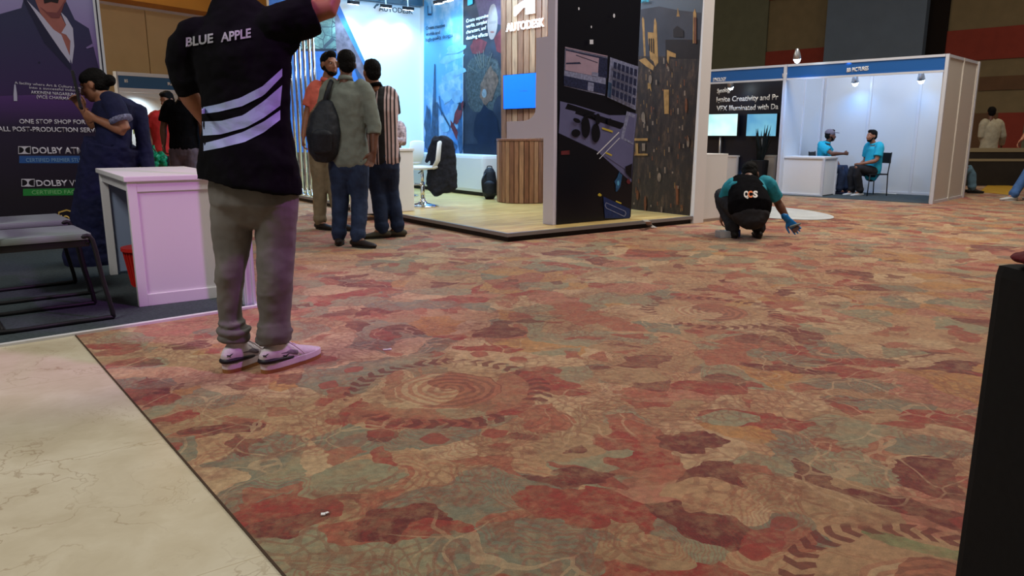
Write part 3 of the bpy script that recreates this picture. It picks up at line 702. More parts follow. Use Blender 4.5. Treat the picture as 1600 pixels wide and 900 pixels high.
# ---- slatted timber wall with sign and screen
SP = Plane(G(783, 306, ZS), A2)
su0, su1 = SP.u(783.5, 200), SP.u(885, 200); lo, hi = min(su0, su1), max(su0, su1)
def slat_mat(name, c):
    m, nt, b = new_mat(name); N = NB(nt); o = N.obj(); mp = N.n('ShaderNodeMapping'); N.put(mp.inputs[0], o); mp.inputs['Scale'].default_value = (9, 9, 1.2)
    n = N.noise(mp.outputs[0], 3, 5, .65, .4).outputs['Fac']
    N.put(b.inputs['Base Color'], N.ramp(n, [(.3, [x*.6 for x in c]), (.55, c), (.75, [min(1, x*1.35) for x in c])])); sset(b, 'Roughness', .5); return m
M_sl = [slat_mat('timber_slat', srgb(150, 106, 78)), slat_mat('timber_slat_dark', srgb(132, 88, 64)), slat_mat('timber_slat_light', srgb(166, 124, 92))]
bm = BM(); slab(bm, SP, [(lo, ZS), (hi, ZS), (hi, ZW), (lo, ZW)], -.12, -.004)
slatw = top(ob('timber_wall', bm, mat('dark_backing', srgb(30, 20, 16), .8), origin=O), 'wall clad in upright timber slats with glowing white sign letters', 'timber wall')
n = 11
for i in range(n):
    a = lo+(hi-lo)*i/n; b2 = lo+(hi-lo)*(i+1)/n-.018
    bm = BM(); slab(bm, SP, [(a, ZS), (b2, ZS), (b2, ZW), (a, ZW)], -.004, .02); rel_o = ob('slat', bm, M_sl[(i*7) % 3], slatw, origin=O)
M_sign = mat('lit_sign_face', (.9, .92, .95), .4, emit=1.6, ecol=(.95, .97, 1))
sp2 = SP
bm = BM()
rel(wall_text('sign_lettering', 'AUTODESK', sp2, (794.5, 50), (853, 41.5), 12.5, M_sign, slatw, off=.03, depth=.02, bold=.012))
lg = [(808, 26), (808, 12), (822, 2), (838.5, -4), (838.5, 21), (826, 23), (826, 11), (820, 13)]
bm = BM(); slab(bm, sp2, [((sp2.at(x, y)-sp2.o).dot(sp2.d), sp2.at(x, y).z) for x, y in lg], .03, .06); ob('sign_logo', bm, M_sign, slatw, origin=O)

# ---- chrome poles along the left edge
for i, x in enumerate((456, 463, 470, 477, 485, 491)):
    g = AW.shift(0).at(x, 300); p = AW.o + A_*((g-AW.o).dot(A_)) + B_*.10
    bm = BM(); rod(bm, (p.x, p.y, ZS), (p.x, p.y, ZW), .021, 14)
    lathe(bm, (p.x, p.y, ZS), [(.05, 0), (.05, .008), (.024, .014)], 16)
    g = V((p.x, p.y, ZS)); q = ob('pole', bm, M_chrome, smooth=True, origin=g); q.location = g
    tag(q, 'tall polished chrome pole in the row on the left edge of the platform', 'pole', 'chrome poles along the platform edge')

# ---- floodlights on arms above the walls
def flood(p, tgt, i):
    t = thing('spotlight', 'small black floodlight on an arm at the top of the white stand wall', 'spotlight', p, group='floodlights along the stand walls')
    d = (V(tgt)-V(p)).normalized(); q = d.to_track_quat('-Z', 'Y').to_matrix().to_4x4()
    bm = BM(); box(bm, (0, 0, .03), (.16, .12, .05), M=q); ob('lamp_housing', bm, M_blk, t)
    bm = BM(); box(bm, (0, 0, .001), (.14, .10, .006), M=q); ob('lens', bm, M_glow, t)
    bm = BM(); tube(bm, [(0, 0, .05), (0, 0, .16), V((BWn.x*-.3, BWn.y*-.3, .2)) if i < 3 else V((RW.n.x*-.3, RW.n.y*-.3, .2))], .012, 8); ob('arm', bm, M_alu, t)
    l = lamp('floodlight_beam', 'SPOT', V(p)+d*.03, tgt, 55, (.30, .66, 1.0), .06, 120, .9); l.parent = t; l.matrix_parent_inverse = Matrix.Translation(-V(p))
BWn = BW.n
for i, x in enumerate((556, 606, 640)):
    q = BW.at(x, 100, .28); flood((q.x, q.y, ZW-.12), (q.x-BWn.x*.28, q.y-BWn.y*.28, 1.4), i)
for i, x in enumerate((688, 702, 752)):
    q = RW.at(x, 100, .28); flood((q.x, q.y, ZW-.12), (q.x-RW.n.x*.28, q.y-RW.n.y*.28, 1.2), 3+i)

# ================================================================== furniture of the middle stand
# blue screen hung on the slats
def quad_box(name, pl, x0, x1, ytl, ybl, off0, off1, m, parent, origin, inset=0, bevel=0):
    u0, u1 = sorted((pl.u(x0, 150), pl.u(x1, 150))); xm = x0
    z1 = pl.at(x0, ytl).z; z0 = pl.at(x0, ybl).z
    bm = BM(); slab(bm, pl, [(u0+inset, z0+inset), (u1-inset, z0+inset), (u1-inset, z1-inset), (u0+inset, z1-inset)], off0, off1)
    return ob(name, bm, m, parent, origin=origin, bevel=bevel)
c = SP.at(818, 145)
tv = thing('monitor', 'screen showing plain vivid blue, hung on the timber slats', 'monitor', (c.x, c.y, c.z))
quad_box('casing', SP, 792, 846, 118, 171, .025, .07, M_blk, tv, c)
quad_box('screen', SP, 792.5, 845.5, 118.5, 170.4, .070, .073, mat('blue_screen', (.01, .12, .9), .3, emit=.95, ecol=(.006, .13, 1.0)), tv, c)
o = wall_text('screen_text', 'no signal', SP, (818, 143), (829, 142.5), 1.4, M_ptxt, tv, off=.075, depth=0); o.data.transform(Matrix.Translation(-c))
# round slatted counter
cc = P(818, 300, 10.38); R = .37
ct = thing('slatted_counter', 'round drum-shaped counter clad in upright timber slats', 'counter', (cc.x, cc.y, ZS))
zt = P(820, 217, cc.y-.38).z-ZS
bm = BM(); lathe(bm, (0, 0, 0), [(R-.03, .005), (R-.03, zt-.03)], 48); ob('drum', bm, _mc['dark_backing'], ct)
bm = BM(); lathe(bm, (0, 0, 0), [(R+.005, zt-.03), (R+.005, zt)], 48); ob('counter_top', bm, M_sl[1], ct, bevel=.004)
for k in range(34):
    a = 2*math.pi*k/34
    bm = BM(); box(bm, (0, 0, zt/2-.015), (.02, 2*math.pi*R/34-.010, zt-.04), M=Matrix.Rotation(a, 4, 'Z') @ Matrix.Translation((R-.01, 0, 0)))
    ob('slat', bm, M_sl[(k*5) % 3], ct)
# white front counter
g = G(648, 329.5, ZS); w = (g - Plane(g, B_).at(560, 300)).length
zt = P(647, 232, g.y).z
c1 = thing('reception_counter', 'plain white boxy counter behind the man in the striped shirt', 'counter', (g.x, g.y, ZS))
bm = BM(); obox(bm, (0, 0, 0), -B_, .62, A_, .5, .0, zt-ZS-.03); ob('body', bm, M_white, c1, bevel=.008)
bm = BM(); obox(bm, B_*.012-A_*.012, -B_, .644, A_, .524, zt-ZS-.03, zt-ZS); ob('counter_top', bm, M_white, c1, bevel=.006)
# long low white cabinet
g = G(755, 307, ZS); pl = Plane(g, A_); zt = P(755, 243, g.y).z
c2 = thing('low_cabinet', 'long low white glossy cabinet with rounded corners and black plinth', 'cabinet', (g.x, g.y, ZS))
bm = BM(); obox(bm, (0, 0, 0), A_, 2.5, B_, .40, .05, zt-ZS); ob('body', bm, mat('gloss_white', srgb(226, 232, 236), .25), c2, bevel=.05)
bm = BM(); obox(bm, A_*.05+B_*.05, A_, 2.4, B_, .33, 0, .055); ob('plinth', bm, M_blk, c2)
# bar stools
def stool(px, py, face, label, zseat):
    g = G(px, py, ZS); t = thing('bar_stool', label, 'stool', (g.x, g.y, ZS), math.atan2(face.y, face.x), 'white bar stools on the stand')
    bm = BM(); lathe(bm, (0, 0, 0), [(.205, 0), (.205, .008), (.16, .02), (.06, .045), (.032, .08), (.032, .1)], 36); ob('base', bm, M_chrome, t, smooth=True)
    bm = BM(); rod(bm, (0, 0, .09), (0, 0, zseat*.62), .028, 18); rod(bm, (0, 0, zseat*.6), (0, 0, zseat-.02), .019, 14); ob('column', bm, M_chrome, t, smooth=True)
    bm = BM(); tube(bm, bend([(0, .028, .28), (.14, .10, .28), (.2, 0, .28), (.14, -.10, .28), (0, -.028, .28)]), .009, 8); ob('foot_ring', bm, M_chrome, t, smooth=True)
    bm = BM(); tube(bm, [(0, .02, zseat-.04), (0, .2, zseat-.06)], .006, 6); ob('lever', bm, M_blk, t, smooth=True)
    bm = BM(); loft(bm, [((-.19, 0, zseat+.01), .19, .025, (0, 1, 0)), ((0, 0, zseat), .205, .032, (0, 1, 0)), ((.19, 0, zseat+.005), .19, .025, (0, 1, 0))], 20); ob('seat', bm, _mc['gloss_white'], t, smooth=True)
    bm = BM(); loft(bm, [((-.17, 0, zseat), .19, .02, (0, 1, 0)), ((-.225, 0, zseat+.1), .195, .024, (0, 1, 0)), ((-.25, 0, zseat+.32), .18, .02, (0, 1, 0))], 20); ob('backrest', bm, _mc['gloss_white'], t, smooth=True)
    return t, g
LF = V((-1, .12, 0)).normalized()
t, sg = stool(661, 322, LF, 'white bar stool on a chrome pedestal with a black jacket over its back', P(661, 262, G(661, 322, ZS).y).z-ZS)
stool(633, 306, V((-.9, .5, 0)).normalized(), 'white high-backed bar stool tucked behind the white counter', P(640, 250, G(633, 306, ZS).y).z-ZS-.05)
# jacket draped over the backrest
zs = sg; JY = sg.y
def jk(x, y, dy=0): return P(x, y, JY+dy)
bm = BM()
loft(bm, [(jk(690, 219), .14, .055, (1, .1, 0)), (jk(692, 240), .17, .06, (1, .1, 0)), (jk(694, 268), .17, .06, (1, .1, 0)), (jk(697, 292), .155, .05, (1, .1, 0)), (jk(698, 297), .15, .04, (1, .1, 0))], 20)
loft(bm, [(jk(677, 262, -.02), .08, .05, (1, .1, 0)), (jk(679, 285, -.02), .12, .05, (1, .1, 0)), (jk(684, 302, -.02), .08, .04, (1, .1, 0))], 16)
tube(bm, [jk(680, 217), jk(673, 232), jk(667, 252)], [.04, .035, .025], 10)
me = remeshed(bm, .012, 3, .03, .09); me.transform(Matrix.Translation(-V((sg.x, sg.y, ZS))))
M_jacket = mat('black_wool', (.012, .014, .024), .85, noise=.3, scale=30)
jo = link('jacket', me, M_jacket); jo.location = (sg.x, sg.y, ZS); tag(jo, 'black suit jacket hanging over the back of the white bar stool', 'jacket')
# backpack on the floor by the drum counter
g = G(765, 311, ZS)
bp = thing('backpack', 'black backpack standing on the wood floor beside the slatted counter', 'backpack', (g.x, g.y, ZS+.012))
hgt = P(765, 264, g.y).z-ZS
M_bag = mat('black_nylon', (.014, .018, .026), .6, noise=.3, scale=40)
bm = BM(); loft(bm, [((0, .05, .06), .105, .09, (1, 0, 0)), ((0, .05, hgt*.5), .11, .1, (1, 0, 0)), ((0, .05, hgt-.06), .085, .07, (1, 0, 0))], 20); link('body', remeshed(bm, .012, 3), M_bag, bp)
bm = BM(); loft(bm, [((0, -.05, .07), .08, .04, (1, 0, 0)), ((0, -.05, hgt*.5), .08, .04, (1, 0, 0))], 16); link('front_pocket', remeshed(bm, .012, 2), M_bag, bp)
bm = BM(); tube(bm, bend([(-.03, .05, hgt-.03), (-.03, .05, hgt+.02), (.03, .05, hgt+.02), (.03, .05, hgt-.03)]), .008, 8); ob('handle', bm, M_bag, bp, smooth=True)
bm = BM(); tube(bm, bend([(-.06, -.02, hgt-.08), (-.1, -.09, hgt*.6), (-.09, -.06, .1)]), .014, 8); ob('strap', bm, M_bag, bp, smooth=True)
# white cabinet outside the side wall
g0 = SC + B_*(rb+.176) + A_*.02
zt = P(1120, 241, g0.y).z
c3 = thing('side_cabinet', 'white cabinet standing against the outer end of the printed side wall', 'cabinet', (g0.x, g0.y, 0))
ln = (Plane(g0, B_).at(1134, 300)-g0).dot(B_)
bm = BM(); obox(bm, (0, 0, 0), B_, ln, A_, .9, .03, zt-.025); ob('body', bm, M_panel, c3, bevel=.004)
bm = BM(); obox(bm, (-.0, 0, 0), B_, ln+.01, A_, .91, zt-.025, zt); ob('cabinet_top', bm, M_panel, c3, bevel=.004)
bm = BM(); obox(bm, B_*.02+A_*.01, B_, ln-.03, A_, .85, 0, .03); ob('plinth', bm, M_alu, c3)
# tape strip hanging off the platform edge
g = DP.at(1008, 345)
bm = BM(); q = [G(1007, 344, ZS+.007), G(1012, 346.5, ZS+.006), G(1015, 352, .03), G(1023, 356, .008)]
for i in range(3):
    d = V((.03, .01, 0)); a, b2 = q[i], q[i+1]
    vs = [bm.verts.new(a-d), bm.verts.new(a+d), bm.verts.new(b2+d), bm.verts.new(b2-d)]; bm.faces.new(vs)
bmesh.ops.remove_doubles(bm, verts=bm.verts, dist=.001)
bmesh.ops.solidify(bm, geom=bm.faces[:], thickness=.003)
q0 = q[3]; o = ob('tape_strip', bm, mat('grey_tape', srgb(170, 168, 165), .5), origin=(q0.x, q0.y, 0)); o.location = (q0.x, q0.y, 0)
tag(o, 'loose end of pale tape hanging off the platform edge onto the carpet', 'tape')
# ================================================================== stands on the right
K = G(1455, 319); K.z = 0
QP = Plane(K, Q_)
ZT = P(1480, 84, K.y).z; ZF = P(1480, 112.5, K.y).z
wB = abs(QP.u(1214, 300)); wS = wB + abs(QP.u(1060, 300)-QP.u(1214, 300))
def qt(a, b, z=0): return K + Q_*a + R_*b + V((0, 0, z))
dep = 1.62
def post(name, p, z, parent, origin):
    bm = BM(); box(bm, (p.x, p.y, z/2), (.045, .045, z), math.atan2(Q_.y, Q_.x)); return ob(name, bm, M_alu2, parent, origin=origin)
M_alu2 = mat('white_metal_profile', srgb(206, 212, 224), .35, .2)
# --- right stand, panel walls
dl = 1.05                                   # visible depth of the left partition
inner = Plane(qt(0, dep), Q_)
bL = (inner.at(1292, 290)-K).dot(R_)
def panels(name, label, pl, u0, u1, n, z1, thick, m, cat='stand wall', mu=None):
    mu = mu or M_alu2
    """a run of white infill panels held by metal uprights"""
    o = pl.pt(u0, 0)
    root = thing(name, label, cat, o)
    w = (u1-u0)/n
    for i in range(n):
        bm = BM(); slab(bm, pl, [(u0+w*i+.02*(1 if w > 0 else -1), .03), (u0+w*(i+1)-.02*(1 if w > 0 else -1), .03), (u0+w*(i+1)-.02*(1 if w > 0 else -1), z1-.03), (u0+w*i+.02*(1 if w > 0 else -1), z1-.03)], -thick, -.005)
        ob('infill_panel', bm, m, root, origin=o)
    for i in range(n+1):
        a = u0+w*i
        bm = BM(); slab(bm, pl, [(a-.02, 0), (a+.02, 0), (a+.02, z1), (a-.02, z1)], -thick-.012, .012); ob('upright', bm, mu, root, origin=o)
    for z in (0, z1-.04):
        bm = BM(); slab(bm, pl, [(u0, z), (u1, z), (u1, z+.04), (u0, z+.04)], -thick-.008, .008); ob('rail', bm, M_alu2, root, origin=o)
    return root
M_pg = mat('pale_grey_panel', srgb(196, 202, 210), .6)
bk = panels('back_wall_panel', 'row of pale panels forming the back of the stand with two seated men', inner, -.0, wB-.01, 3, ZT, .04, M_pg)
sidep = Plane(qt(0, 0), R_)
sr = panels('side_wall_panel', 'plain grey-beige outer side wall of the right-hand stand', sidep, .05, dep-.03, 2, ZT, .035, M_panel_grey, mu=M_panel_grey)
lp = Plane(qt(wB, 0), R_)
slp = panels('side_wall_panel', 'pale partition wall between the two blue-headed stands', lp, .05, dep-.09, 2, ZT, .035, M_pg)
# fascia boards
def fascia(label, a0, a1):
    o = qt(a0, 0, ZF); root = thing('fascia_board', label, 'fascia board', o)
    for z0, z1, m, off0, off1, nm in ((ZF+.03, ZT-.035, M_blue, -.02, .0, 'board'), (ZF, ZF+.03, M_alu2, -.025, .012, 'rail'), (ZT-.035, ZT, M_alu2, -.025, .012, 'rail')):
        bm = BM(); slab(bm, QP, [(a0, z0), (a1, z0), (a1, z1), (a0, z1)], off0, off1); ob(nm, bm, m, root, origin=o)
    return root, o
fb, fo = fascia('blue header board reading B17 and BB PICTURES over the right stand', .03, wB-.03)
def ltr(txt, p0, p1, h, m, root, o, pl=QP, off=.004, bold=.02):
    x = wall_text('lettering', txt, pl, p0, p1, h, m, root, off=off, bold=bold); x.data.transform(Matrix.Translation(-V(o))); return x
ltr('BB PICTURES', (1323, 113), (1357, 109.5), 6.2, M_text, fb, fo, bold=.03)
ltr('B17', (1222.5, 120.5), (1230, 120), 5.5, M_text, fb, fo, bold=.03)
fs, so = fascia('blue header board reading SYNOLOGY over the stand with two bright screens', wB+.03, wS-.03)
ltr('SYNOLOGY', (1114, 127.5), (1134.5, 126.3), 5.5, M_text, fs, so, bold=.03)
for i, (a, lb) in enumerate(((0, 'white metal corner post at the right end of the blue header boards'), (wB, 'white metal post between the two blue-headed stands'), (wS, 'white metal post at the left end of the stand with screens'))):
    p = qt(a, 0); q = post('upright_post', p, ZT, None, (p.x, p.y, 0)); q.location = (p.x, p.y, 0); tag(q, lb, 'post')
# --- printed wall of the screen stand
SB = Plane(qt(0, .95), Q_)
def space_mat():
    m, nt, b = new_mat('print_space'); N = NB(nt); o = N.obj(); z = N.xyz(o)[2]
    n = N.noise(o, 1.5, 4, .6).outputs['Fac']
    c = N.ramp(N.m('ADD', z, N.m('MULTIPLY', N.m('SUBTRACT', n, .5), .5)), [(.0, srgb(10, 20, 44)), (.55/2, srgb(20, 64, 110)), (.36, srgb(10, 26, 52)), (.6, srgb(6, 12, 30)), (1, srgb(10, 16, 34))])
    N.put(b.inputs['Base Color'], c); sset(b, 'Roughness', .4); return m
oS = SB.pt(wB+.06, 0); gw = thing('graphic_wall', 'dark blue printed wall with white headline text behind two screens', 'stand wall', oS)
bm = BM(); slab(bm, SB, [(wB+.06, .04), (wS, .04), (wS, ZT-.02), (wB+.06, ZT-.02)], -.05, 0); ob('board', bm, space_mat(), gw, origin=oS)
ltr('Synology', (1120.5, 146), (1142.5, 142.5), 7, M_text, gw, oS, SB, .004, .03)
ltr('Ignite Creativity and Pr', (1119.5, 159.5), (1216, 155.5), 8, M_text, gw, oS, SB, .004, .02)
ltr('VFX Illuminated with Da', (1119.5, 173.5), (1216, 170.5), 8, M_text, gw, oS, SB, .004, .02)
# --- two screens on stands
def screen_mat(name, c0, c1, e):
    m, nt, b = new_mat(name); N = NB(nt); o = N.obj(); n = N.noise(o, 2.2, 2, .5).outputs['Fac']
    c = N.ramp(n, [(.35, c0), (.6, c1)]); N.put(b.inputs['Base Color'], (0.02, .02, .02, 1)); N.put(b.inputs['Emission Color'], c); sset(b, 'Emission Strength', e); return m
SF = Plane(qt(0, .83), Q_)
def display(x0, x1, y0, y1, label, m, logo):
    u0, u1 = SF.u(x0), SF.u(x1); um = (u0+u1)/2; zt = SF.at(x0, y0).z; zb = SF.at(x0, y1).z; b0 = SF.pt(um, 0, -.06)
    r = thing('display_screen', label, 'screen', b0)
    def q(nm, us, zs, o0, o1, mm, bevel=0):
        bm = BM(); slab(bm, SF, [(us[0], zs[0]), (us[1], zs[0]), (us[1], zs[1]), (us[0], zs[1])], o0, o1); ob(nm, bm, mm, r, origin=b0, bevel=bevel)
    q('casing', (u0, u1), (zb, zt), -.04, 0, M_blk); s = (1 if u1 > u0 else -1)*.012
    q('screen_face', (u0+s, u1-s), (zb+.012, zt-.012), 0, .003, m)
    bm = BM(); rod(bm, SF.pt(um, .03, -.06), SF.pt(um, zt-.15, -.06), .022, 10); ob('stand_pole', bm, M_alu, r, smooth=True, origin=b0)
    bm = BM(); box(bm, SF.pt(um, .015, -.06), (.3, .14, .03), math.atan2(Q_.y, Q_.x)); ob('stand_base', bm, M_blk, r, origin=b0)
display(1096, 1152, 178, 213, 'left screen glowing white-turquoise on a pole stand', screen_mat('screen_turquoise', (.45, .85, .85), (.75, 1, 1), 1.1), 0)
display(1165, 1213, 177.5, 213.5, 'right screen glowing mid blue on a pole stand', screen_mat('screen_sky', (.10, .38, .68), (.22, .6, .8), .85), 1)
# --- counters of the right stands
def counter(name, label, px, py, ytop, w, d, cat='counter', trim=True, m=None):
    g = G(px, py); zt = P(px, ytop, g.y).z; r = thing(name, label, cat, (g.x, g.y, 0))
    bm = BM(); obox(bm, Q_*.02+R_*.015, Q_, w-.04, R_, d-.03, .02, zt-.03); ob('body', bm, m or M_panel, r)
    bm = BM(); obox(bm, (0, 0, 0), Q_, w, R_, d, zt-.03, zt); ob('counter_top', bm, M_panel, r, bevel=.004)
    for a in (0, w-.03):
        for b in (0, d-.03):
            bm = BM(); obox(bm, Q_*a+R_*b, Q_, .03, R_, .03, 0, zt-.03); ob('leg', bm, M_alu2, r)
    bm = BM(); obox(bm, Q_*.03-R_*.002, Q_, w-.06, R_, .02, 0, .03); ob('bottom_rail', bm, M_alu2, r)
    return g, zt
w1 = abs(Plane(G(1284, 307.5), Q_).u(1214.5, 280)); d1 = abs(Plane(G(1284, 307.5), R_).u(1307, 280))
counter('booth_counter', 'white counter with the capped man seated behind it', 1284, 307.5, 245.5, w1, d1)
w1 = abs(Plane(G(1150, 292), Q_).u(1120, 270)); d1 = abs(Plane(G(1150, 292), R_).u(1174, 270))
counter('booth_counter', 'white counter with a grey-lit side in front of the left bright screen', 1150, 295, 243, w1, d1)
counter('booth_counter', 'narrow white counter beside the post under the right bright screen', 1209, 300, 243, .28, .4)
# --- dark spiky plant in a black pot
g = G(1184, 300); pr = thing('potted_plant', 'black leafy plant in a tall black planter between the white counters', 'plant', (g.x, g.y, 0))
bm = BM(); lathe(bm, (0, 0, 0), [(.12, 0), (.15, .55), (.14, .56), (.11, .5)], 20); ob('planter', bm, M_blk, pr, smooth=False)
bm = BM(); rr = random.Random(5); M_leaf = mat('dark_leaf', srgb(24, 34, 34), .5, noise=.4)
for i in range(36):
    a = rr.random()*6.28; r = .05+rr.random()*.13; h = .30+rr.random()*.38
    b0 = V((.04*math.cos(a), .04*math.sin(a), .5)); e = V((r*math.cos(a), r*math.sin(a), .5+h)); mdl = (b0+e)/2+V((0, 0, .05))
    loft(bm, [(b0, .006, .003, None), (mdl, .018, .003, None), (e, .002, .002, None)], 6)
ob('foliage', bm, M_leaf, pr)
# --- floor mat on the carpet
g = G(1196, 331); bm = BM()
lathe(bm, (0, 0, 0), [(.98, 0), (1.0, .006), (.97, .01)], 48)
bmesh.ops.transform(bm, verts=bm.verts, matrix=Matrix.Rotation(.35, 4, 'Z') @ Matrix.Diagonal((.62, 1.02, 1, 1)))
o = ob('floor_mat', bm, mat('pale_mat', srgb(190, 196, 198), .5, noise=.12, scale=5)); o.location = (g.x, g.y, 0.0)
tag(o, 'pale oval mat on the carpet just behind the crouching cleaner', 'mat')
# --- dark floor inside the right stand
bm = BM(); prism(bm, [qt(.02, .03), qt(wB-.02, .03), qt(wB-.02, dep), qt(.02, dep)], 0, .006)
tag(ob('floor', bm, M_grey_carpet), kind='structure', label='grey carpet square inside the right stand')
bm = BM(); pts = [inner.at(x, y, .12) for x, y in ((1340, 304), (1352, 302), (1364, 303), (1376, 301), (1400, 302))]
tube(bm, bend([V((p.x, p.y, .014)) for p in pts]), .008, 6); q = V((pts[0].x, pts[0].y, 0)); o = ob('cable', bm, M_text, origin=q, smooth=True); o.location = q
tag(o, 'white cable lying along the foot of the pale back panels', 'cable')
# --- spotlights in the right stand
def booth_spot(p, tgt, label, e):
    t = thing('spotlight', label, 'spotlight', p)
    d = (V(tgt)-V(p)).normalized(); q = d.to_track_quat('-Z', 'Y').to_matrix().to_4x4()
    bm = BM(); loft(bm, [(q @ V((0, 0, .14)), .03, .03, None), (q @ V((0, 0, .08)), .05, .05, None), (q @ V((0, 0, .01)), .06, .06, None)], 16, (1, 0)); ob('lamp_housing', bm, M_alu, t, smooth=True)
    bm = BM(); loft(bm, [(q @ V((0, 0, .008)), .055, .055, None), (q @ V((0, 0, -.004)), .05, .05, None)], 16, (0, 1)); ob('lens', bm, M_glow, t, smooth=True)
    bm = BM(); tube(bm, [q @ V((0, 0, .12)), V((0, 0, .10)), V((0, 0, .16))], .01, 6); ob('arm', bm, M_alu, t)
    l = lamp('spotlight_beam', 'SPOT', V(p)+d*.04, tgt, e*.42, (.17, .46, 1), .05, 130, .9); l.parent = t; l.matrix_parent_inverse = Matrix.Translation(-V(p))
p = inner.at(1336, 132, .30); booth_spot((p.x, p.y, ZF-.01), inner.pt(inner.u(1336), 1.0), 'bright spotlight shining on the middle back panel of the right stand', 45)
p = inner.at(1440, 120, .35); booth_spot((p.x, p.y, ZF-.02), inner.pt(inner.u(1440), .9), 'bright spotlight near the right-hand corner post', 22)
p = QP.at(1245, 100, .45); booth_spot((p.x, p.y, ZT+.02), qt(wB-.35, -.1, .3), 'bright lamp sticking out over the blue header near the middle post', 210)
p = SB.at(1142, 133, .4); booth_spot((p.x, p.y, ZF-.03), SB.pt(SB.u(1150), 1.2), 'spotlight over the dark printed wall with the headline', 10)
# --- thin chair of the seated man
def side_chair(name, label, g, rz, seat_z=.45, mseat=None, sc=.85):
    t = thing(name, label, 'chair', (g.x, g.y, 0.006), rz)     # faces +Y locally
    for sx in (-.2, .2):
        bm = BM(); rod(bm, (sx, .2, 0), (sx, .18, seat_z), .011, 10); ob('leg', bm, M_blk, t, smooth=True)
        bm = BM(); tube(bm, [(sx, -.22, 0), (sx, -.2, seat_z), (sx, -.24, .82)], .011, 10); ob('leg', bm, M_blk, t, smooth=True)
    bm = BM(); box(bm, (0, 0, seat_z), (.42, .42, .025)); ob('seat', bm, mseat or M_blk, t, bevel=.008)
    bm = BM(); box(bm, (0, -.235, .72), (.40, .02, .2)); ob('backrest', bm, mseat or M_blk, t, bevel=.008)
    t.scale = (sc, sc, sc); return t
# ---- far right: dark barrier counter, yellow strip
g = G(1538, 296); dB = V((.97, .12, 0)).normalized()
r = thing('display_counter', 'dark counter with pale top rail behind the far right stand', 'counter', (g.x, g.y, 0))
zt = P(1560, 236, g.y).z; M_dk = mat('dark_counter', srgb(42, 38, 34), .5, noise=.2, scale=4); M_rail = mat('pale_rail', srgb(140, 128, 100), .5)
bm = BM(); obox(bm, V((.1, 1.0, 0)), V((1, .0, 0)), 2.4, V((0, 1, 0)), .4, 0, zt-.04); ob('body', bm, M_dk, r)
bm = BM(); obox(bm, V((.08, .98, 0)), V((1, 0, 0)), 2.44, V((0, 1, 0)), .44, zt-.04, zt+.03); ob('top_rail', bm, M_rail, r)
bm = BM(); obox(bm, V((.09, .985, 0)), V((1, 0, 0)), 2.42, V((0, 1, 0)), .02, zt-.22, zt-.17); ob('rail', bm, M_rail, r)
bm = BM(); q0, q1, q2, q3 = G(1530, 300), G(1548, 286), G(1600, 294), G(1590, 306)
prism(bm, [q0, q1, q2, q3], 0, .006); o = ob('floor_strip', bm, mat('yellow_floor', srgb(190, 150, 50), .6, noise=.15, scale=6), origin=(q0.x, q0.y, 0)); o.location = (q0.x, q0.y, 0)
tag(o, 'yellow floor strip in front of the dark counter', 'floor strip')

# ================================================================== stand on the left
TP = Plane(pP, L2)
FP = G(218, 481); FP.z = .004
zt = P(195, 277, FP.y).z
tb = thing('display_counter', 'white counter table lit pink, open on its left side, with a red basket underneath', 'counter', (FP.x, FP.y, .004))
w, d = .56, 1.28
def tl(a, b): return L1*a + L2*b
bm = BM(); obox(bm, tl(-.015, -.015), L1, w+.03, L2, d+.03, zt-.03, zt); ob('table_top', bm, M_white, tb, bevel=.005)
for a in (0, w-.05):
    for b in (0, d-.05):
        bm = BM(); obox(bm, tl(a, b), L1, .05, L2, .05, 0, zt-.03); ob('leg', bm, M_white, tb, bevel=.004)
bm = BM(); obox(bm, tl(.05, .012), L1, w-.1, L2, .012, .07, zt-.09); ob('front_panel', bm, M_white, tb)
for z0, z1 in ((0.0, .07), (zt-.09, zt-.03)):
    bm = BM(); obox(bm, tl(.05, .002), L1, w-.1, L2, .04, z0, z1); ob('front_rail', bm, M_white, tb, bevel=.003)
bm = BM(); obox(bm, tl(.01, .05), L1, .03, L2, d-.1, zt-.09, zt-.03); ob('side_rail', bm, M_white, tb, bevel=.003)
bm = BM(); obox(bm, tl(w-.03, .05), L1, .02, L2, d-.1, .02, zt-.04); ob('side_panel', bm, mat('blue_grey_laminate', srgb(150, 166, 196), .5), tb)
bm = BM(); obox(bm, tl(.05, d-.03), L1, w-.1, L2, .02, .02, zt-.04); ob('back_panel', bm, _mc['blue_grey_laminate'], tb)
# basket
bb = FP + tl(.17, .70); bs = thing('waste_basket', 'red perforated plastic basket under the pink-lit counter', 'basket', (bb.x, bb.y, .004))
M_rb = mat('red_plastic', srgb(196, 40, 34), .4); bz = .26
bm = BM(); lathe(bm, (0, 0, 0), [(.105, 0), (.14, bz), (.134, bz), (.10, .008)], 36); ob('basket_body', bm, M_rb, bs, smooth=False)
bm = BM(); lathe(bm, (0, 0, bz-.02), [(.140, 0), (.152, 0), (.152, .022), (.136, .022)], 36); ob('rim', bm, M_rb, bs)
bm = BM()
for k in range(30):
    a = 2*math.pi*k/30
    rod(bm, (.108*math.cos(a), .108*math.sin(a), .01), (.1415*math.cos(a), .1415*math.sin(a), bz-.02), .0035, 6)
ob('ribs', bm, M_rb, bs)
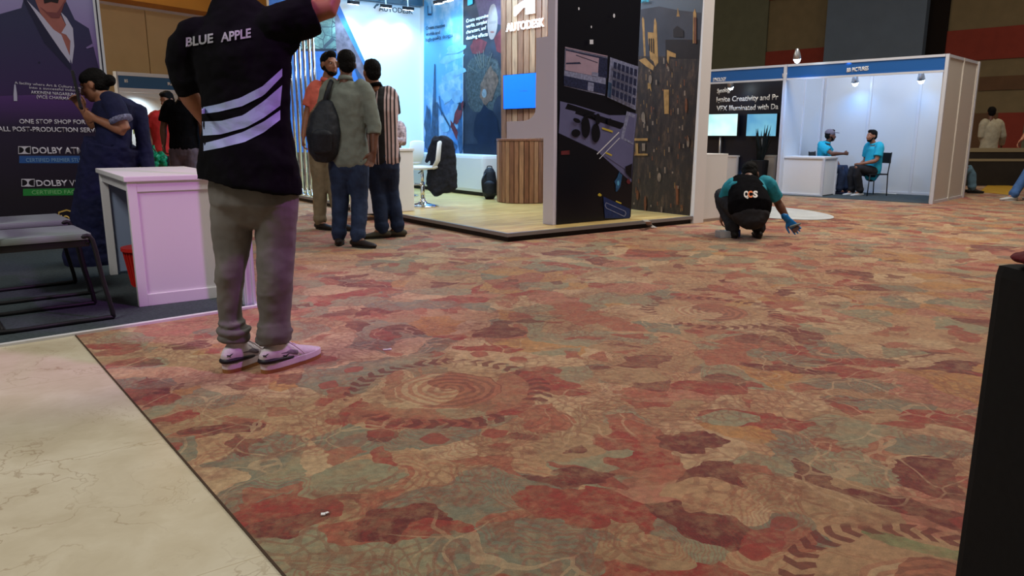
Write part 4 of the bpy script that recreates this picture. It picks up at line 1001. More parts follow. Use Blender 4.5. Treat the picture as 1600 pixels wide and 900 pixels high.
# corner post of the left stand with its grooves
pq = pP + L1*-.02 + L2*.05
o3 = thing('upright_post', 'slim white grooved metal post standing on the corner of the charcoal carpet', 'post', (pq.x, pq.y, .004), math.atan2(L1.y, L1.x))
bm = BM(); box(bm, (0, 0, 1.05), (.05, .05, 2.1)); ob('core', bm, M_alu2, o3)
for a in range(4):
    bm = BM(); c = Matrix.Rotation(a*math.pi/2, 4, 'Z'); box(bm, (.019, .027, 1.05), (.010, .012, 2.1), M=c); box(bm, (-.019, .027, 1.05), (.010, .012, 2.1), M=c); ob('ridge', bm, M_alu2, o3)
# banner wall
BO = G(195, 380, .004); BP = Plane(BO, V((.835, .549, 0)))
def banner_mat():
    m, nt, b = new_mat('print_violet'); N = NB(nt); o = N.obj(); z = N.xyz(o)[2]
    c = N.ramp(N.m('DIVIDE', z, 2.4), [(.20, srgb(26, 20, 34)), (.44, srgb(36, 26, 56)), (.54, srgb(76, 44, 110)), (.72, srgb(126, 104, 168)), (.95, srgb(150, 150, 196))])
    N.put(b.inputs['Base Color'], c); sset(b, 'Roughness', .4); return m
bw = thing('banner_wall', 'tall violet and black printed wall with a suited figure and white studio text', 'banner wall', (BO.x, BO.y, .004))
BO0 = V((BO.x, BO.y, .004))
zb0 = BP.at(60, 387).z
bm = BM(); slab(bm, BP, [(-2.3, .04), (-.03, .04), (-.03, 2.75), (-2.3, 2.75)], -.05, -.002); ob('board', bm, banner_mat(), bw, origin=BO0)
for z in (0.0, 2.75):
    bm = BM(); slab(bm, BP, [(-2.3, z), (-.0, z), (-.0, z+.06), (-2.3, z+.06)], -.06, .01); ob('rail', bm, M_alu2, bw, origin=BO0)
for u in (-2.3, -.05):
    bm = BM(); slab(bm, BP, [(u, 0), (u+.018, 0), (u+.018, 2.8), (u, 2.8)], -.06, .012); ob('upright', bm, M_alu2, bw, origin=BO0)
    bm = BM(); slab(bm, BP, [(u+.03, 0), (u+.05, 0), (u+.05, 2.8), (u+.03, 2.8)], -.06, .012); ob('upright', bm, M_alu2, bw, origin=BO0)
bm = BM(); slab(bm, BP, [(-2.3, 0), (0, 0), (0, 2.8), (-2.3, 2.8)], -.075, -.055); ob('backing', bm, M_alu2, bw, origin=BO0)
def suit_mat():
    m, nt, b = new_mat('print_suit'); N = NB(nt); o = N.obj(); z = N.xyz(o)[2]
    c = N.ramp(N.m('DIVIDE', z, 2.4), [(.42, srgb(34, 25, 54)), (.56, srgb(52, 34, 84)), (.8, srgb(44, 46, 84)), (.95, srgb(40, 46, 76))])
    N.put(b.inputs['Base Color'], c); sset(b, 'Roughness', .4); return m
M_suit = suit_mat(); M_skinp = mat('print_skin', srgb(150, 92, 88), .5, noise=.12, scale=12); M_shirtp = mat('print_shirt', srgb(176, 176, 204), .5); M_lapel = mat('print_lapel', srgb(32, 32, 62), .5)
z6 = lambda *q: [(x/3.6, y/3.6) for x, y in q]
shp = [(M_suit, z6((-40, 90), (120, 45), (150, -60), (340, -60), (420, 110), (500, 160), (525, 260), (560, 400), (575, 520), (-40, 540))),
       (M_skinp, z6((175, -60), (385, -60), (370, 10), (340, 50), (335, 70), (370, 140), (400, 230), (390, 320), (300, 180), (225, 70))),
       (M_shirtp, z6((150, 0), (225, 75), (300, 165), (345, 195), (395, 320), (395, 355), (300, 230), (200, 100))),
       (M_shirtp, z6((340, 65), (375, 100), (410, 160), (418, 260), (405, 360), (392, 320), (396, 230), (372, 195), (345, 185), (372, 140))),
       (M_lapel, z6((130, 0), (150, 0), (260, 165), (400, 370), (400, 400), (250, 240))),
       (mat('print_moustache', srgb(30, 22, 30), .6), z6((245, 0), (290, -12), (330, 0), (325, 18), (288, 10), (250, 20))),
       (mat('print_shadow_skin', srgb(112, 62, 68), .5), z6((215, 30), (262, 66), (320, 72), (342, 40), (372, -10), (345, 70), (335, 100), (290, 100))),
       (mat('print_pocket_square', srgb(120, 104, 160), .5), z6((482, 268), (520, 245), (526, 262), (490, 274))), (M_lapel, blob(61, 97.5, 1.6, 1.6)),
       (M_shirtp, z6((80, 475), (88, 475), (96, 530), (97, 568), (78, 568), (76, 530)))]
x = art('portrait_print', BP, shp, bw, off=-.001); x.data.transform(Matrix.Translation(-BO0))
M_wt = mat('banner_lettering', srgb(200, 198, 214), .5); M_bt = mat('banner_blue', srgb(44, 84, 150), .5); M_gt = mat('banner_green', srgb(40, 130, 60), .5); M_ct = mat('banner_faint', srgb(120, 160, 200), .5); M_cg = mat('banner_faint_green', srgb(130, 190, 130), .5); M_gd = mat('banner_gold', srgb(190, 160, 84), .5)
def bt(t, p0, p1, h, m=M_wt, bold=.0, off=.002): x = wall_text('lettering', t, BP, p0, p1, h, m, bw, off=off, depth=.001, bold=bold); x.data.transform(Matrix.Translation(-BO0))
bt('A facility where Art & Culture shape', (23, 131), (131, 139), 4, bold=.0)
bt('into a successful industry', (46, 138.5), (128, 143.5), 4)
bt('AKKINENI NAGARJUNA', (48.5, 146.5), (122, 150.5), 5, bold=.01)
bt('(VICE CHAIRMAN)', (57.5, 153.5), (116, 157), 5, bold=.01)
bt('ONE STOP SHOP FOR', (30.5, 193), (134, 194), 7, bold=.02)
bt('ALL POST-PRODUCTION SERVICES', (-3, 205), (168, 207), 7.5, bold=.02)
def dd(x, y, w, h):
    q = [(x, y), (x+w, y), (x+w, y+h), (x, y+h)]
    k = mat('print_ink', srgb(20, 16, 26), .5)
    s = [(M_wt, q), (k, [(x+1, y+1)] + [(x+1+(w*.40)*math.sin(math.pi*t/8), y+1+(h-2)*(1-math.cos(math.pi*t/8))/2) for t in range(1, 8)] + [(x+1, y+h-1)]),
         (k, [(x+w-1, y+1)] + [(x+w-1-(w*.40)*math.sin(math.pi*t/8), y+1+(h-2)*(1-math.cos(math.pi*t/8))/2) for t in range(1, 8)] + [(x+w-1, y+h-1)])]
    x_ = art('logo', BP, s, bw, off=.001); x_.data.transform(Matrix.Translation(-BO0))
dd(28.5, 228.5, 19.5, 12); dd(33.5, 279.5, 20.5, 12)
bt('DOLBY ATMOS', (51, 240), (149, 240), 10, bold=.025); bt('DOLBY', (57, 291), (106, 290.5), 9.5, bold=.025); bt('VISION', (109, 290.5), (150, 290), 9.5, bold=-.0)
x = art('caption_bar', BP, [(M_bt, rect(30, 243.5, 160, 255)), (M_gt, [(36, 295), (160, 293.5), (160, 304.5), (36, 306)])], bw, off=.0005); x.data.transform(Matrix.Translation(-BO0))
bt('CERTIFIED PREMIER STUDIO', (41, 253), (139, 252.5), 6, M_ct, .0); bt('CERTIFIED FACILITY', (50, 303.5), (140, 302), 6, M_cg, .0)
sh = [(91, 331), (104, 327), (124, 333), (124, 352), (118, 362), (108, 368), (97, 360), (91, 348)]
x = art('crest', BP, [(M_gd, sh), (mat('print_ink', (0, 0, 0)), [(107+(a-107)*.88, 346+(b-346)*.88) for a, b in sh])], bw, off=.0005); x.data.transform(Matrix.Translation(-BO0))
bt('ION', (96, 348), (121, 350), 12, M_gd, .03, .003); bt('tm', (104, 361), (116, 361), 5, M_gd, .03, .003)
# sled-base chairs (only their right ends are in the picture)
def sled(px, py, rz, label):
    g = G(px, py, .004); t = thing('sled_chair', label, 'chair', (g.x, g.y, .004), rz, 'sled chairs beside the banner wall')   # origin: front right foot corner, faces +X
    M_seat = mat('grey_seat', srgb(120, 132, 132), .5); zs = .465
    for s in (0, -.46):
        bm = BM(); tube(bm, bend([(-.10, s, zs), (-.06, s, zs-.02), (-.03, s, .22), (0, s, .03), (-.03, s, .013), (-.25, s, .013), (-.5, s, .013), (-.54, s, .05), (-.5, s, .3), (-.47, s, .6), (-.50, s, .84)], 4), .0125, 10); ob('side_frame', bm, M_blk, t, smooth=True)
    for a_, z_ in ((-.5, .013), (-.08, zs-.03)):
        bm = BM(); rod(bm, (a_, 0, z_), (a_, -.46, z_), .011, 10); ob('cross_bar', bm, M_blk, t, smooth=True)
    bm = BM(); box(bm, (-.28, -.23, zs), (.44, .47, .035)); ob('seat', bm, M_seat, t, bevel=.012)
    bm = BM(); box(bm, (-.28, -.23, zs-.035), (.42, .45, .04)); ob('seat_pan', bm, M_blk, t, bevel=.01)
    bm = BM(); box(bm, (-.49, -.23, .72), (.03, .45, .2)); ob('backrest', bm, M_seat, t, bevel=.01)
a1 = math.atan2(.549, .835)+.12
sled(148, 476, a1, 'nearer black-framed chair with a grey seat at the left edge, in front of the banner')
sled(118, 443, a1, 'farther black-framed chair with a grey seat, close to the banner wall')

# ---- booth far behind on the left
bo = V((-7.75, 14.6, 0)); FPp = Plane(bo, V((.62, .785, 0)))
zt = FPp.at(192, 118).z; zf = FPp.at(192, 137).z; u0, u1 = FPp.u(190), FPp.u(330)+1.4
r = thing('fascia_board', 'dark blue header board high behind the woman in navy', 'fascia board', FPp.pt(u0, zf)); rO = FPp.pt(u0, zf)
for z0, z1, m, nm in ((zf, zt, mat('dull_blue_fascia', srgb(46, 92, 140), .5), 'board'), (zt, zt+.07, M_alu2, 'rail'), (zf-.08, zf, M_alu2, 'rail')):
    bm = BM(); slab(bm, FPp, [(u0, z0), (u1, z0), (u1, z1), (u0, z1)], -.04, .012 if nm == 'rail' else 0); ob(nm, bm, m, r, origin=rO)
for t, p0, p1 in (('B5', (194.5, 128.5), (200, 128.8)), ('RIVER', (262, 133), (284, 134.5))):
    x = wall_text('lettering', t, FPp, p0, p1, 4.6, M_text, r, off=.004, bold=.03); x.data.transform(Matrix.Translation(-rO))
p = FPp.pt(u0, 0); bm = BM(); box(bm, (0, 0, (zt+.07)/2), (.06, .06, zt+.07)); o = ob('upright_post', bm, M_alu2); o.location = p; tag(o, 'white metal post left of the far blue header board', 'post')
bk2 = FPp.shift(-.9)
r = thing('back_wall_panel', 'brightly lit white wall panels behind the man in red', 'stand wall', bk2.pt(u0-.9, 0)); rO = bk2.pt(u0-.9, 0)
bm = BM(); slab(bm, bk2, [(u0-.9, .0), (u1, .0), (u1, zf-.12), (u0-.9, zf-.12)], -.05, 0); ob('infill_panel', bm, M_panel, r, origin=rO)
bm = BM(); slab(bm, bk2, [(u0-.9, zf-.12), (u1, zf-.12), (u1, zf-.04), (u0-.9, zf-.04)], -.05, .01); ob('rail', bm, M_alu2, r, origin=rO)
x = art('picture_print', bk2, [(mat('print_moss', srgb(120, 124, 84), .5, noise=.4, scale=6), [(207, 182), (228, 180), (228, 196), (208, 210)]), (mat('print_ochre', srgb(196, 176, 90), .5, noise=.2), [(207, 186), (228, 182), (228, 186), (207, 192)]), (_mc['print_ochre'], [(208, 199), (228, 190), (228, 194), (208, 204)])], r, off=.004); x.data.transform(Matrix.Translation(-rO))
p = bk2.pt(bk2.u(215), zf-.1, .35); lamp('stand_lamp', 'SPOT', p, bk2.pt(bk2.u(215), .9), 50, (.7, .9, 1), .06, 130, .9)
# low white counter of that booth
p = FPp.pt(u0+.1, 0, .05); r = thing('booth_counter', 'white counter below the far blue header board, behind the man in red', 'counter', p)
bm = BM(); obox(bm, (0, 0, 0), FPp.d, 1.6, -FPp.n, .4, 0, .72); ob('body', bm, M_panel, r)
bm = BM(); obox(bm, FPp.n*.015, FPp.d, 1.6, -FPp.n, .43, .72, .75); ob('counter_top', bm, M_panel, r)

# ---- tall black case at the right edge of the picture
ce = G(1487, 900); cs = thing('equipment_case', 'tall black case standing close to the camera at the right edge', 'case', (.79, 1.20, 0))
zt = P(1552, 409, 1.2).z
M_case = mat('black_case_cloth', (.003, .003, .003), .95, noise=.3, scale=60)
bm = BM(); obox(bm, (0, -.42, 0), (1, 0, 0), .5, (0, 1, 0), .42, .02, zt); ob('body', bm, M_case, cs, bevel=.022)
for x, y in ((.05, -.37), (.45, -.37), (.05, -.05), (.45, -.05)):
    bm = BM(); lathe(bm, (x, y, 0), [(.02, 0), (.022, .022)], 14); ob('foot', bm, M_blk, cs)
bm = BM(); tube(bm, bend([(.062, -.06, zt-.01), (.062, -.06, zt+.06), (.08, -.06, zt+.085), (.2, -.06, zt+.085), (.22, -.06, zt+.06), (.22, -.06, zt-.01)]), .007, 8); ob('handle', bm, M_blk, cs, smooth=True)
bm = BM(); ell(bm, (0, 0, .0), (.07, .06, .012)); ell(bm, (.03, .01, .006), (.05, .04, .012))
me = remeshed(bm, .004, 2, .006, .03); zc = min(v.co.z for v in me.vertices); o = link('folded_cloth', me, mat('dark_red_cloth', srgb(84, 14, 24), .9, noise=.3, scale=30)); o.location = (.84, 1.12, zt-zc+.004)
tag(o, 'dull red folded cloth lying on top of the tall black case', 'cloth')
# small litter on the carpet
for (x, y), lb in (((605, 547), 'tiny white paper scrap on the carpet to the right of the white sneakers'), ((505, 805), 'tiny pale scrap on the carpet near the marble edge')):
    g = G(x, y); bm = BM(); box(bm, (0, 0, .003), (.04 if y < 600 else .012, .012, .004), .2); box(bm, (.01, .004, .005), (.02 if y < 600 else .008, .008, .003), .7)
    o = ob('paper_scrap', bm, M_text, bevel=.0008); o.location = g; tag(o, lb, 'scrap')
# ================================================================== people
def skin_mat(name, c):
    m, nt, b = new_mat(name); N = NB(nt); o = N.obj(); n = N.noise(o, 26, 4, .6).outputs['Fac']
    N.put(b.inputs['Base Color'], N.ramp(n, [(.3, [x*.85 for x in c]), (.7, [min(1, x*1.1) for x in c])])); sset(b, 'Roughness', .5)
    sset(b, 'Subsurface Weight', .08); sset(b, 'Subsurface Radius', (.01, .004, .002)); return m
SK1 = skin_mat('skin_brown', srgb(150, 100, 74)); SK2 = skin_mat('skin_dark_brown', srgb(104, 66, 48)); SK3 = skin_mat('skin_light_brown', srgb(182, 128, 98))
M_hair = mat('black_hair', (.005, .0045, .0045), .75, spec=.12, noise=.4, scale=60, bump=.5)
M_hairg = mat('grey_streaked_hair', (.03, .03, .03), .6, noise=.6, scale=60, bump=.5)
M_eye = mat('eye_white', srgb(220, 214, 206), .3); M_iris = mat('eye_dark', (.01, .008, .006), .2); M_lip = mat('lips', srgb(120, 66, 58), .5)
M_sole_dark = mat('dark_sole', (.012, .011, .010), .6)

def hand_prims(bm, w, d, palm, k=1.0, curl=.5, thumb_side=1, spread=.12):
    """w wrist, d pointing along the hand, palm = palm normal"""
    d = V(d).normalized(); pn = V(palm); pn = (pn-d*pn.dot(d)).normalized(); s = d.cross(pn)*thumb_side
    loft(bm, [(w-d*.01*k, .027*k, .021*k, s), (w+d*.03*k, .034*k, .016*k, s), (w+d*.07*k, .041*k, .014*k, s), (w+d*.092*k, .039*k, .012*k, s)], 12)
    for i, (off, ln) in enumerate(((.030, .070), (.010, .078), (-.011, .072), (-.031, .057))):
        b = w+d*.088*k+s*off*k; dd = (d+s*spread*(1.5-i)*.6).normalized(); pts = [b-dd*.02*k, b]; ang = 0
        for f in (.42, .33, .25):
            ang += curl*.75; v = dd*math.cos(ang)+pn*math.sin(ang); pts.append(pts[-1]+v*ln*k*f)
        tube(bm, pts, [.0095*k, .0092*k, .0085*k, .0078*k, .0068*k], 8)
    b = w+d*.025*k+s*.026*k; v1 = (d*.7+s*.75+pn*.25).normalized(); v2 = (d*.95+s*.25+pn*(.25+curl*.3)).normalized()
    tube(bm, [b, b+v1*.036*k, b+v1*.036*k+v2*.030*k, b+v1*.036*k+v2*.052*k], [.014*k, .0115*k, .0102*k, .008*k], 8)

def frame_of(fwd, up):
    """matrix with local +Y = facing, +Z = up"""
    y = V(fwd).normalized(); z = V(up); z = (z-y*z.dot(y)).normalized(); x = y.cross(z)
    return Matrix((x, y, z)).transposed().to_4x4()
def head_prims(bm, c, Mh, k=1.0):
    T = Matrix.Translation(V(c)) @ Mh @ Matrix.Scale(k, 4)
    p = lambda *a: T @ V(a)
    ell(bm, p(0, -.012, .028), (.074*k, .094*k, .090*k), Mh)
    ell(bm, p(0, .030, -.030), (.060*k, .062*k, .078*k), Mh)
    ell(bm, p(0, .048, -.085), (.034*k, .036*k, .026*k), Mh)                      # chin
    tube(bm, [p(0, .088, .018), p(0, .103, -.012), p(0, .108, -.028)], [.009*k, .012*k, .015*k], 8)   # nose
    for s in (-1, 1):
        ell(bm, p(s*.013, .096, -.032), (.009*k, .011*k, .008*k), Mh)
        ell(bm, p(s*.030, .076, .030), (.026*k, .014*k, .008*k), Mh)              # brow
        ell(bm, p(s*.040, .062, -.022), (.020*k, .022*k, .020*k), Mh)             # cheek
        ell(bm, p(s*.078, -.008, -.006), (.010*k, .020*k, .032*k), Mh)            # ear
    ell(bm, p(0, .088, -.056), (.024*k, .010*k, .007*k), Mh); ell(bm, p(0, .085, -.067), (.020*k, .010*k, .007*k), Mh)

def person(name, label, root, J, wear, vox=.009, k=1.0, cat='person', group=None):
    """J: world joints; wear: dict with clothing"""
    root = V(root); t = thing(name, label, cat, root, group=group)
    def put(nm, me, m): me.transform(Matrix.Translation(-root)); return link(nm, me, m, t)
    g = lambda n: V(J[n])
    pel, che, nek, hed = g('pel'), g('che'), g('nek'), g('hed')
    latp = (g('hipR')-g('hipL')).normalized(); lats = (g('shR')-g('shL')).normalized()
    up = (nek-pel).normalized(); sk = wear.get('skin', SK1); fw = wear.get('girth', 1.0)
    wai = J.get('wai'); wai = V(wai) if wai is not None else (pel*.55+che*.45)
    latm = (latp+lats).normalized()
    sw = (g('shR')-g('shL')).length/2
    def torso(bm, e, low=.10, topk=1.0, dfw=1.0):
        d = (pel-wai).normalized()
        loft(bm, [(pel+d*low, .158*fw*k+e, .110*fw*k+e, latp), (pel, .165*fw*k+e, .115*fw*k*dfw+e, latp), (wai, .148*fw*k+e, .105*fw*k*dfw+e, latm), (che, .162*fw*k+e, .112*fw*k+e, lats),
                  (che*.35+(g('shL')+g('shR'))*.325, .168*k+e, .100*k+e, lats), ((g('shL')+g('shR'))*.5+up*.012, .130*k+e*.6, .070*k+e*.6, lats), ((g('shL')+g('shR'))*.25+nek*.5, .070*k+e*.3, .058*k+e*.3, lats)], 22)
    # ---- body
    uk = wear.get('under', 0); bm = BM(); torso(bm, -.004-uk, .05)
    tube(bm, [nek-up*.05, nek, hed-V((0, 0, .05))*k], [.060*k, .054*k, .052*k], 14)
    Mh = frame_of(J.get('look', (0, 1, 0)), J.get('hup', (0, 0, 1)))
    head_prims(bm, hed, Mh, k)
    for s in 'LR':
        sh, el, wr = g('sh'+s), g('el'+s), g('wr'+s)
        sh2 = sh - (sh-nek)*.10
        tube(bm, [sh2, sh+(el-sh)*.12, sh+(el-sh)*.5, el-(el-sh)*.06, el+(wr-el)*.08, el+(wr-el)*.3, wr-(wr-el)*.15, wr], [.058*k, .056*k, .048*k, .040*k, .041*k, .043*k, .030*k, .026*k], 14)
        hd = J.get('hand'+s); hd = V(hd) if hd is not None else (wr-el).normalized()
        pn = J.get('palm'+s, lats*(1 if s == 'L' else -1))
        hand_prims(bm, wr, hd, pn, k, J.get('curl'+s, .5), J.get('th'+s, 1))
        hp_, kn, an = g('hip'+s), g('kn'+s), g('an'+s)
        lk = k*wear.get('legk', 1); tube(bm, [hp_, hp_*.6+kn*.4, kn, kn*.7+an*.3, an], [.080*lk, .070*lk, .050*lk, .050*lk, .034*lk], 14)
        tube(bm, [an, an+V(J['toe'+s])*.06-V((0, 0, .03))], [.036*k, .03*k], 10)
    put('body', remeshed(bm, vox, 2), sk)
    # ---- eyes (face turned to the camera only)
    T = Matrix.Translation(hed) @ Mh @ Matrix.Scale(k, 4)
    if wear.get('face', True):
        for s in (-1, 1):
            bm = BM(); ell(bm, T @ V((s*.030, .076, .012)), (.0105*k, .010*k, .0060*k), Mh, 12); e = ob('eye', bm, M_eye, t, True, origin=root)
            bm = BM(); ell(bm, T @ V((s*.030, .0855, .012)), (.0055*k, .0035*k, .0055*k), Mh, 10); ob('iris', bm, M_iris, e, True, origin=root)
        bm = BM(); ell(bm, T @ V((0, .0915, -.061)), (.022*k, .008*k, .008*k), Mh, 12); ob('mouth', bm, M_lip, t, True, origin=root)
    # ---- hair
    hs = wear.get('hair', 'short'); hm = wear.get('hairmat', M_hair)
    if hs:
        bm = BM(); p = lambda *a: T @ V(a)
        ell(bm, p(0, -.022, .045), (.082*k, .094*k, .086*k), Mh); ell(bm, p(0, -.050, -.005), (.074*k, .058*k, .070*k), Mh)
        if hs in ('tall', 'short'): ell(bm, p(0, .030, .095), (.058*k, .052*k, .036*k), Mh)
        if hs == 'tall': ell(bm, p(0, .040, .108), (.052*k, .046*k, .030*k), Mh)
        if hs == 'bun': ell(bm, p(0, -.125, .0), (.045*k, .045*k, .045*k), Mh); ell(bm, p(0, .01, .06), (.08*k, .075*k, .06*k), Mh)
        put('hair', remeshed(bm, vox*.9, 1, .008, .02), hm)
    if wear.get('beard'):
        bm = BM(); p = lambda *a: T @ V(a)
        ell(bm, p(0, .040, -.083), (.050*k, .050*k, .034*k), Mh); ell(bm, p(0, .088, -.046), (.026*k, .012*k, .006*k), Mh)
        for s in (-1, 1): tube(bm, [p(s*.070, .0, -.01), p(s*.064, .022, -.05), p(s*.042, .052, -.085)], [.010*k, .014*k, .014*k], 8)
        put('beard', remeshed(bm, vox*.8, 1, .004, .02), M_hair)
    if wear.get('cap'):
        bm = BM(); p = lambda *a: T @ V(a)
        ell(bm, p(0, -.016, .056), (.087*k, .102*k, .078*k), Mh); c_ = put('cap', remeshed(bm, vox*.8, 1), wear['cap'])
        bm = BM(); loft(bm, [(p(0, .05, .062), .072*k, .008*k, Mh @ V((1, 0, 0))), (p(0, .11, .066), .070*k, .007*k, Mh @ V((1, 0, 0))), (p(0, .165, .060), .045*k, .005*k, Mh @ V((1, 0, 0)))], 18)
        b_ = ob('visor', bm, wear['cap'], c_, True, origin=root)
    # ---- trousers or skirt
    if wear.get('trousers'):
        e = wear.get('leg_ease', .018); bm = BM()
        d = (pel-wai).normalized()
        loft(bm, [(pel+d*.10, .155*fw*k+e*.4, .110*k+e*.4, latp), (pel, .168*fw*k+e*.3, .122*fw*k+e*.3, latp), (pel-d*.09, .155*fw*k+e*.3, .112*fw*k+e*.3, latp)], 20)
        for s in 'LR':
            hp_, kn, an = g('hip'+s), g('kn'+s), g('an'+s); sag = (an-kn).normalized()
            tube(bm, [hp_, hp_*.65+kn*.35, kn-(kn-hp_)*.06, kn+(an-kn)*.3, kn+(an-kn)*.75, an-sag*.012], [.092*k+e, .083*k+e, .060*k+e, .058*k+e, .046*k+e*1.2, .044*k+e*1.2], 16)
            tube(bm, [an-sag*.05, an-sag*.02], [.046*k+e*1.5, .048*k+e*1.4], 14)
        put('trousers', remeshed(bm, vox, 3, wear.get('crease', .012), .07), wear['trousers'])
    # ---- shirt
    if wear.get('shirt'):
        e = wear.get('ease', .016); bm = BM(); torso(bm, e, wear.get('hem', .08), dfw=wear.get('belly', 1.0))
        for s in 'LR':
            sh, el, wr = g('sh'+s), g('el'+s), g('wr'+s); sh2 = sh-(sh-nek)*.15
            if wear.get('sleeve', 'short') == 'short':
                f = wear.get('slen', .72); tube(bm, [sh2, sh+(el-sh)*.15, sh+(el-sh)*f*.6, sh+(el-sh)*f], [.062*k+e*.8, .064*k+e*.8, .058*k+e, .056*k+e*1.2], 16, (1, 0))
            else:
                f = wear.get('slen', .92); tube(bm, [sh2, sh+(el-sh)*.15, sh+(el-sh)*.6, el, el+(wr-el)*.35, el+(wr-el)*f], [.060*k+e*.8, .062*k+e*.8, .053*k+e*.8, .048*k+e*.8, .046*k+e*.7, .036*k+e*.8], 16, (1, 0))
        so_ = put('shirt', remeshed(bm, vox, 3, wear.get('crease', .012), .08), wear['shirt'])
        t['_'] = 0; del t['_']
        if wear.get('collar'):
            bm = BM(); cdir = (hed-nek).normalized()
            loft(bm, [(nek-cdir*.025, .070*k, .064*k, lats), (nek+cdir*.012, .061*k, .057*k, lats)], 20, (0, 0)); ob('collar', bm, wear['collar'], t, True, origin=root)
    # ---- shoes
    for s in 'LR':
        an = g('an'+s); td = V(J['toe'+s]).normalized(); tz = an.z-.085*k
        shoe(t, root, an, td, wear.get('shoe', M_sole_dark), wear.get('sole', M_sole_dark), k, J.get('sole_z', None), vox)
    return t
def shoe(t, root, an, td, m, ms, k=1, z0=None, vox=.008):
    side = V((td.y, -td.x, 0)).normalized(); z0 = an.z-.085 if z0 is None else z0
    tdh = V((td.x, td.y, 0)).normalized()
    b = V((an.x, an.y, z0))
    bm = BM(); q = lambda f, z: b+tdh*f*k+V((0, 0, z*k))
    loft(bm, [(q(-.055, .040), .034*k, .034*k, side), (q(-.02, .045), .039*k, .040*k, side), (q(.05, .040), .041*k, .034*k, side), (q(.12, .030), .045*k, .024*k, side), (q(.17, .026), .040*k, .019*k, side), (q(.195, .024), .026*k, .014*k, side)], 16)
    tube(bm, [q(-.012, .05), V((an.x, an.y, z0+.09*k))], [.040*k, .040*k], 14)
    me = remeshed(bm, min(vox, .007), 2); me.transform(Matrix.Translation(-root)); so = link('shoe', me, m, t)
    bm = BM(); n = 24; out = []
    for i in range(n):
        a = 2*math.pi*i/n; c, s_ = math.cos(a), math.sin(a)
        x = .065+.135*c; wd = .043 if x > .03 else .037
        out.append(b+tdh*x*k+side*wd*s_*k)
    prism(bm, out, z0, z0+.018*k); ob('sole', bm, ms, so, origin=root)

def cloth_mat(name, c, noise=.18, scale=14, rough=.85, weave=0):
    return mat(name, c, rough, noise=noise, scale=scale, bump=.15)
M_denim = cloth_mat('dark_blue_denim', srgb(36, 50, 78), .35, 8)
M_khaki = cloth_mat('khaki_cotton', srgb(134, 122, 98)); M_coral = cloth_mat('coral_cotton', srgb(222, 112, 96)); M_sagec = cloth_mat('grey_green_cotton', srgb(116, 124, 116), .12)
M_tee = mat('black_cotton', (.0045, .0045, .006), .95, noise=.3, scale=12, bump=.15, spec=.06); M_aqua = cloth_mat('aqua_cotton', srgb(40, 168, 196), .10); M_navy = cloth_mat('navy_cotton', srgb(22, 28, 58), .2)
M_char_c = cloth_mat('charcoal_cotton', srgb(34, 34, 38), .3); M_redc = cloth_mat('red_cotton', srgb(190, 42, 40), .15); M_mauve = cloth_mat('grey_mauve_cotton', srgb(96, 84, 96), .2)
M_cream_c = cloth_mat('cream_cotton', srgb(172, 166, 146), .12); M_greypants = cloth_mat('washed_grey_denim', srgb(104, 101, 98), .16, 9)
M_shoe_b = mat('brown_black_leather', srgb(38, 30, 28), .5); M_shoe_w = mat('pale_trainer', srgb(180, 184, 186), .6)
M_grey_shoe = mat('olive_suede', srgb(78, 74, 62), .8)
def stripes():
    m, nt, b = new_mat('striped_cotton'); N = NB(nt); o = N.obj(); x, y, z = N.xyz(o)
    a = N.m('SINE', N.m('MULTIPLY', x, 190)); c = N.mix(N.step(a, .0, .5), (*srgb(206, 182, 182), 1), (*srgb(44, 36, 42), 1))
    mid = N.m('LESS_THAN', N.m('ABSOLUTE', N.m('ADD', x, -.022)), .030)
    c = N.mix(mid, c, (.008, .008, .01, 1)); N.put(b.inputs['Base Color'], c); sset(b, 'Roughness', .8); return m

def stand_pose(px_head, py_head, feet, Y, **kw):
    """upright pose from pixels at depth Y; anything can be overridden in pixels (x, y, dy)"""
    J = {}
    for n, v in kw.items():
        if isinstance(v, tuple) and len(v) >= 2 and not n.startswith(('toe', 'look', 'hup', 'hand', 'palm')):
            J[n] = P(v[0], v[1], Y+(v[2] if len(v) > 2 else 0))
        else: J[n] = v
    return J

# ---- A: man in grey-green shirt, seen from behind, hand behind his back
Y = 6.78
J = stand_pose(0, 0, 0, Y, hed=(541, 101, .03), nek=(540, 122, 0), shL=(514, 137, .0), shR=(570, 139, 0), elL=(503, 190, .0), wrL=(520, 220, .17), elR=(585, 196, -.04), wrR=(584, 238, -.10),
    che=(541, 165, 0), pel=(545, 246, 0), hipL=(532, 252, 0), hipR=(558, 252, 0), knL=(532, 312, .03), knR=(562, 316, 0), anL=(529, 364, -.02), anR=(559, 374, -.12), toeL=(-.15, 1, 0), toeR=(.75, -.4, 0),
    look=(-.35, 1, 0), handR=(-.35, -.1, -1), palmR=(0, -1, .2), curlR=.6)
for s, dz in (('L', 0), ('R', 0)): J['an'+s].z = .085
pA = person('person', 'man in a grey-green rolled-sleeve shirt and dark jeans, wearing a black backpack, seen from behind', (J['pel'].x, Y, 0), J,
    dict(skin=SK2, shirt=M_sagec, sleeve='long', slen=.22, trousers=M_denim, shoe=M_shoe_b, collar=M_sagec, hem=.06, ease=.02, face=False, crease=.016), .009)
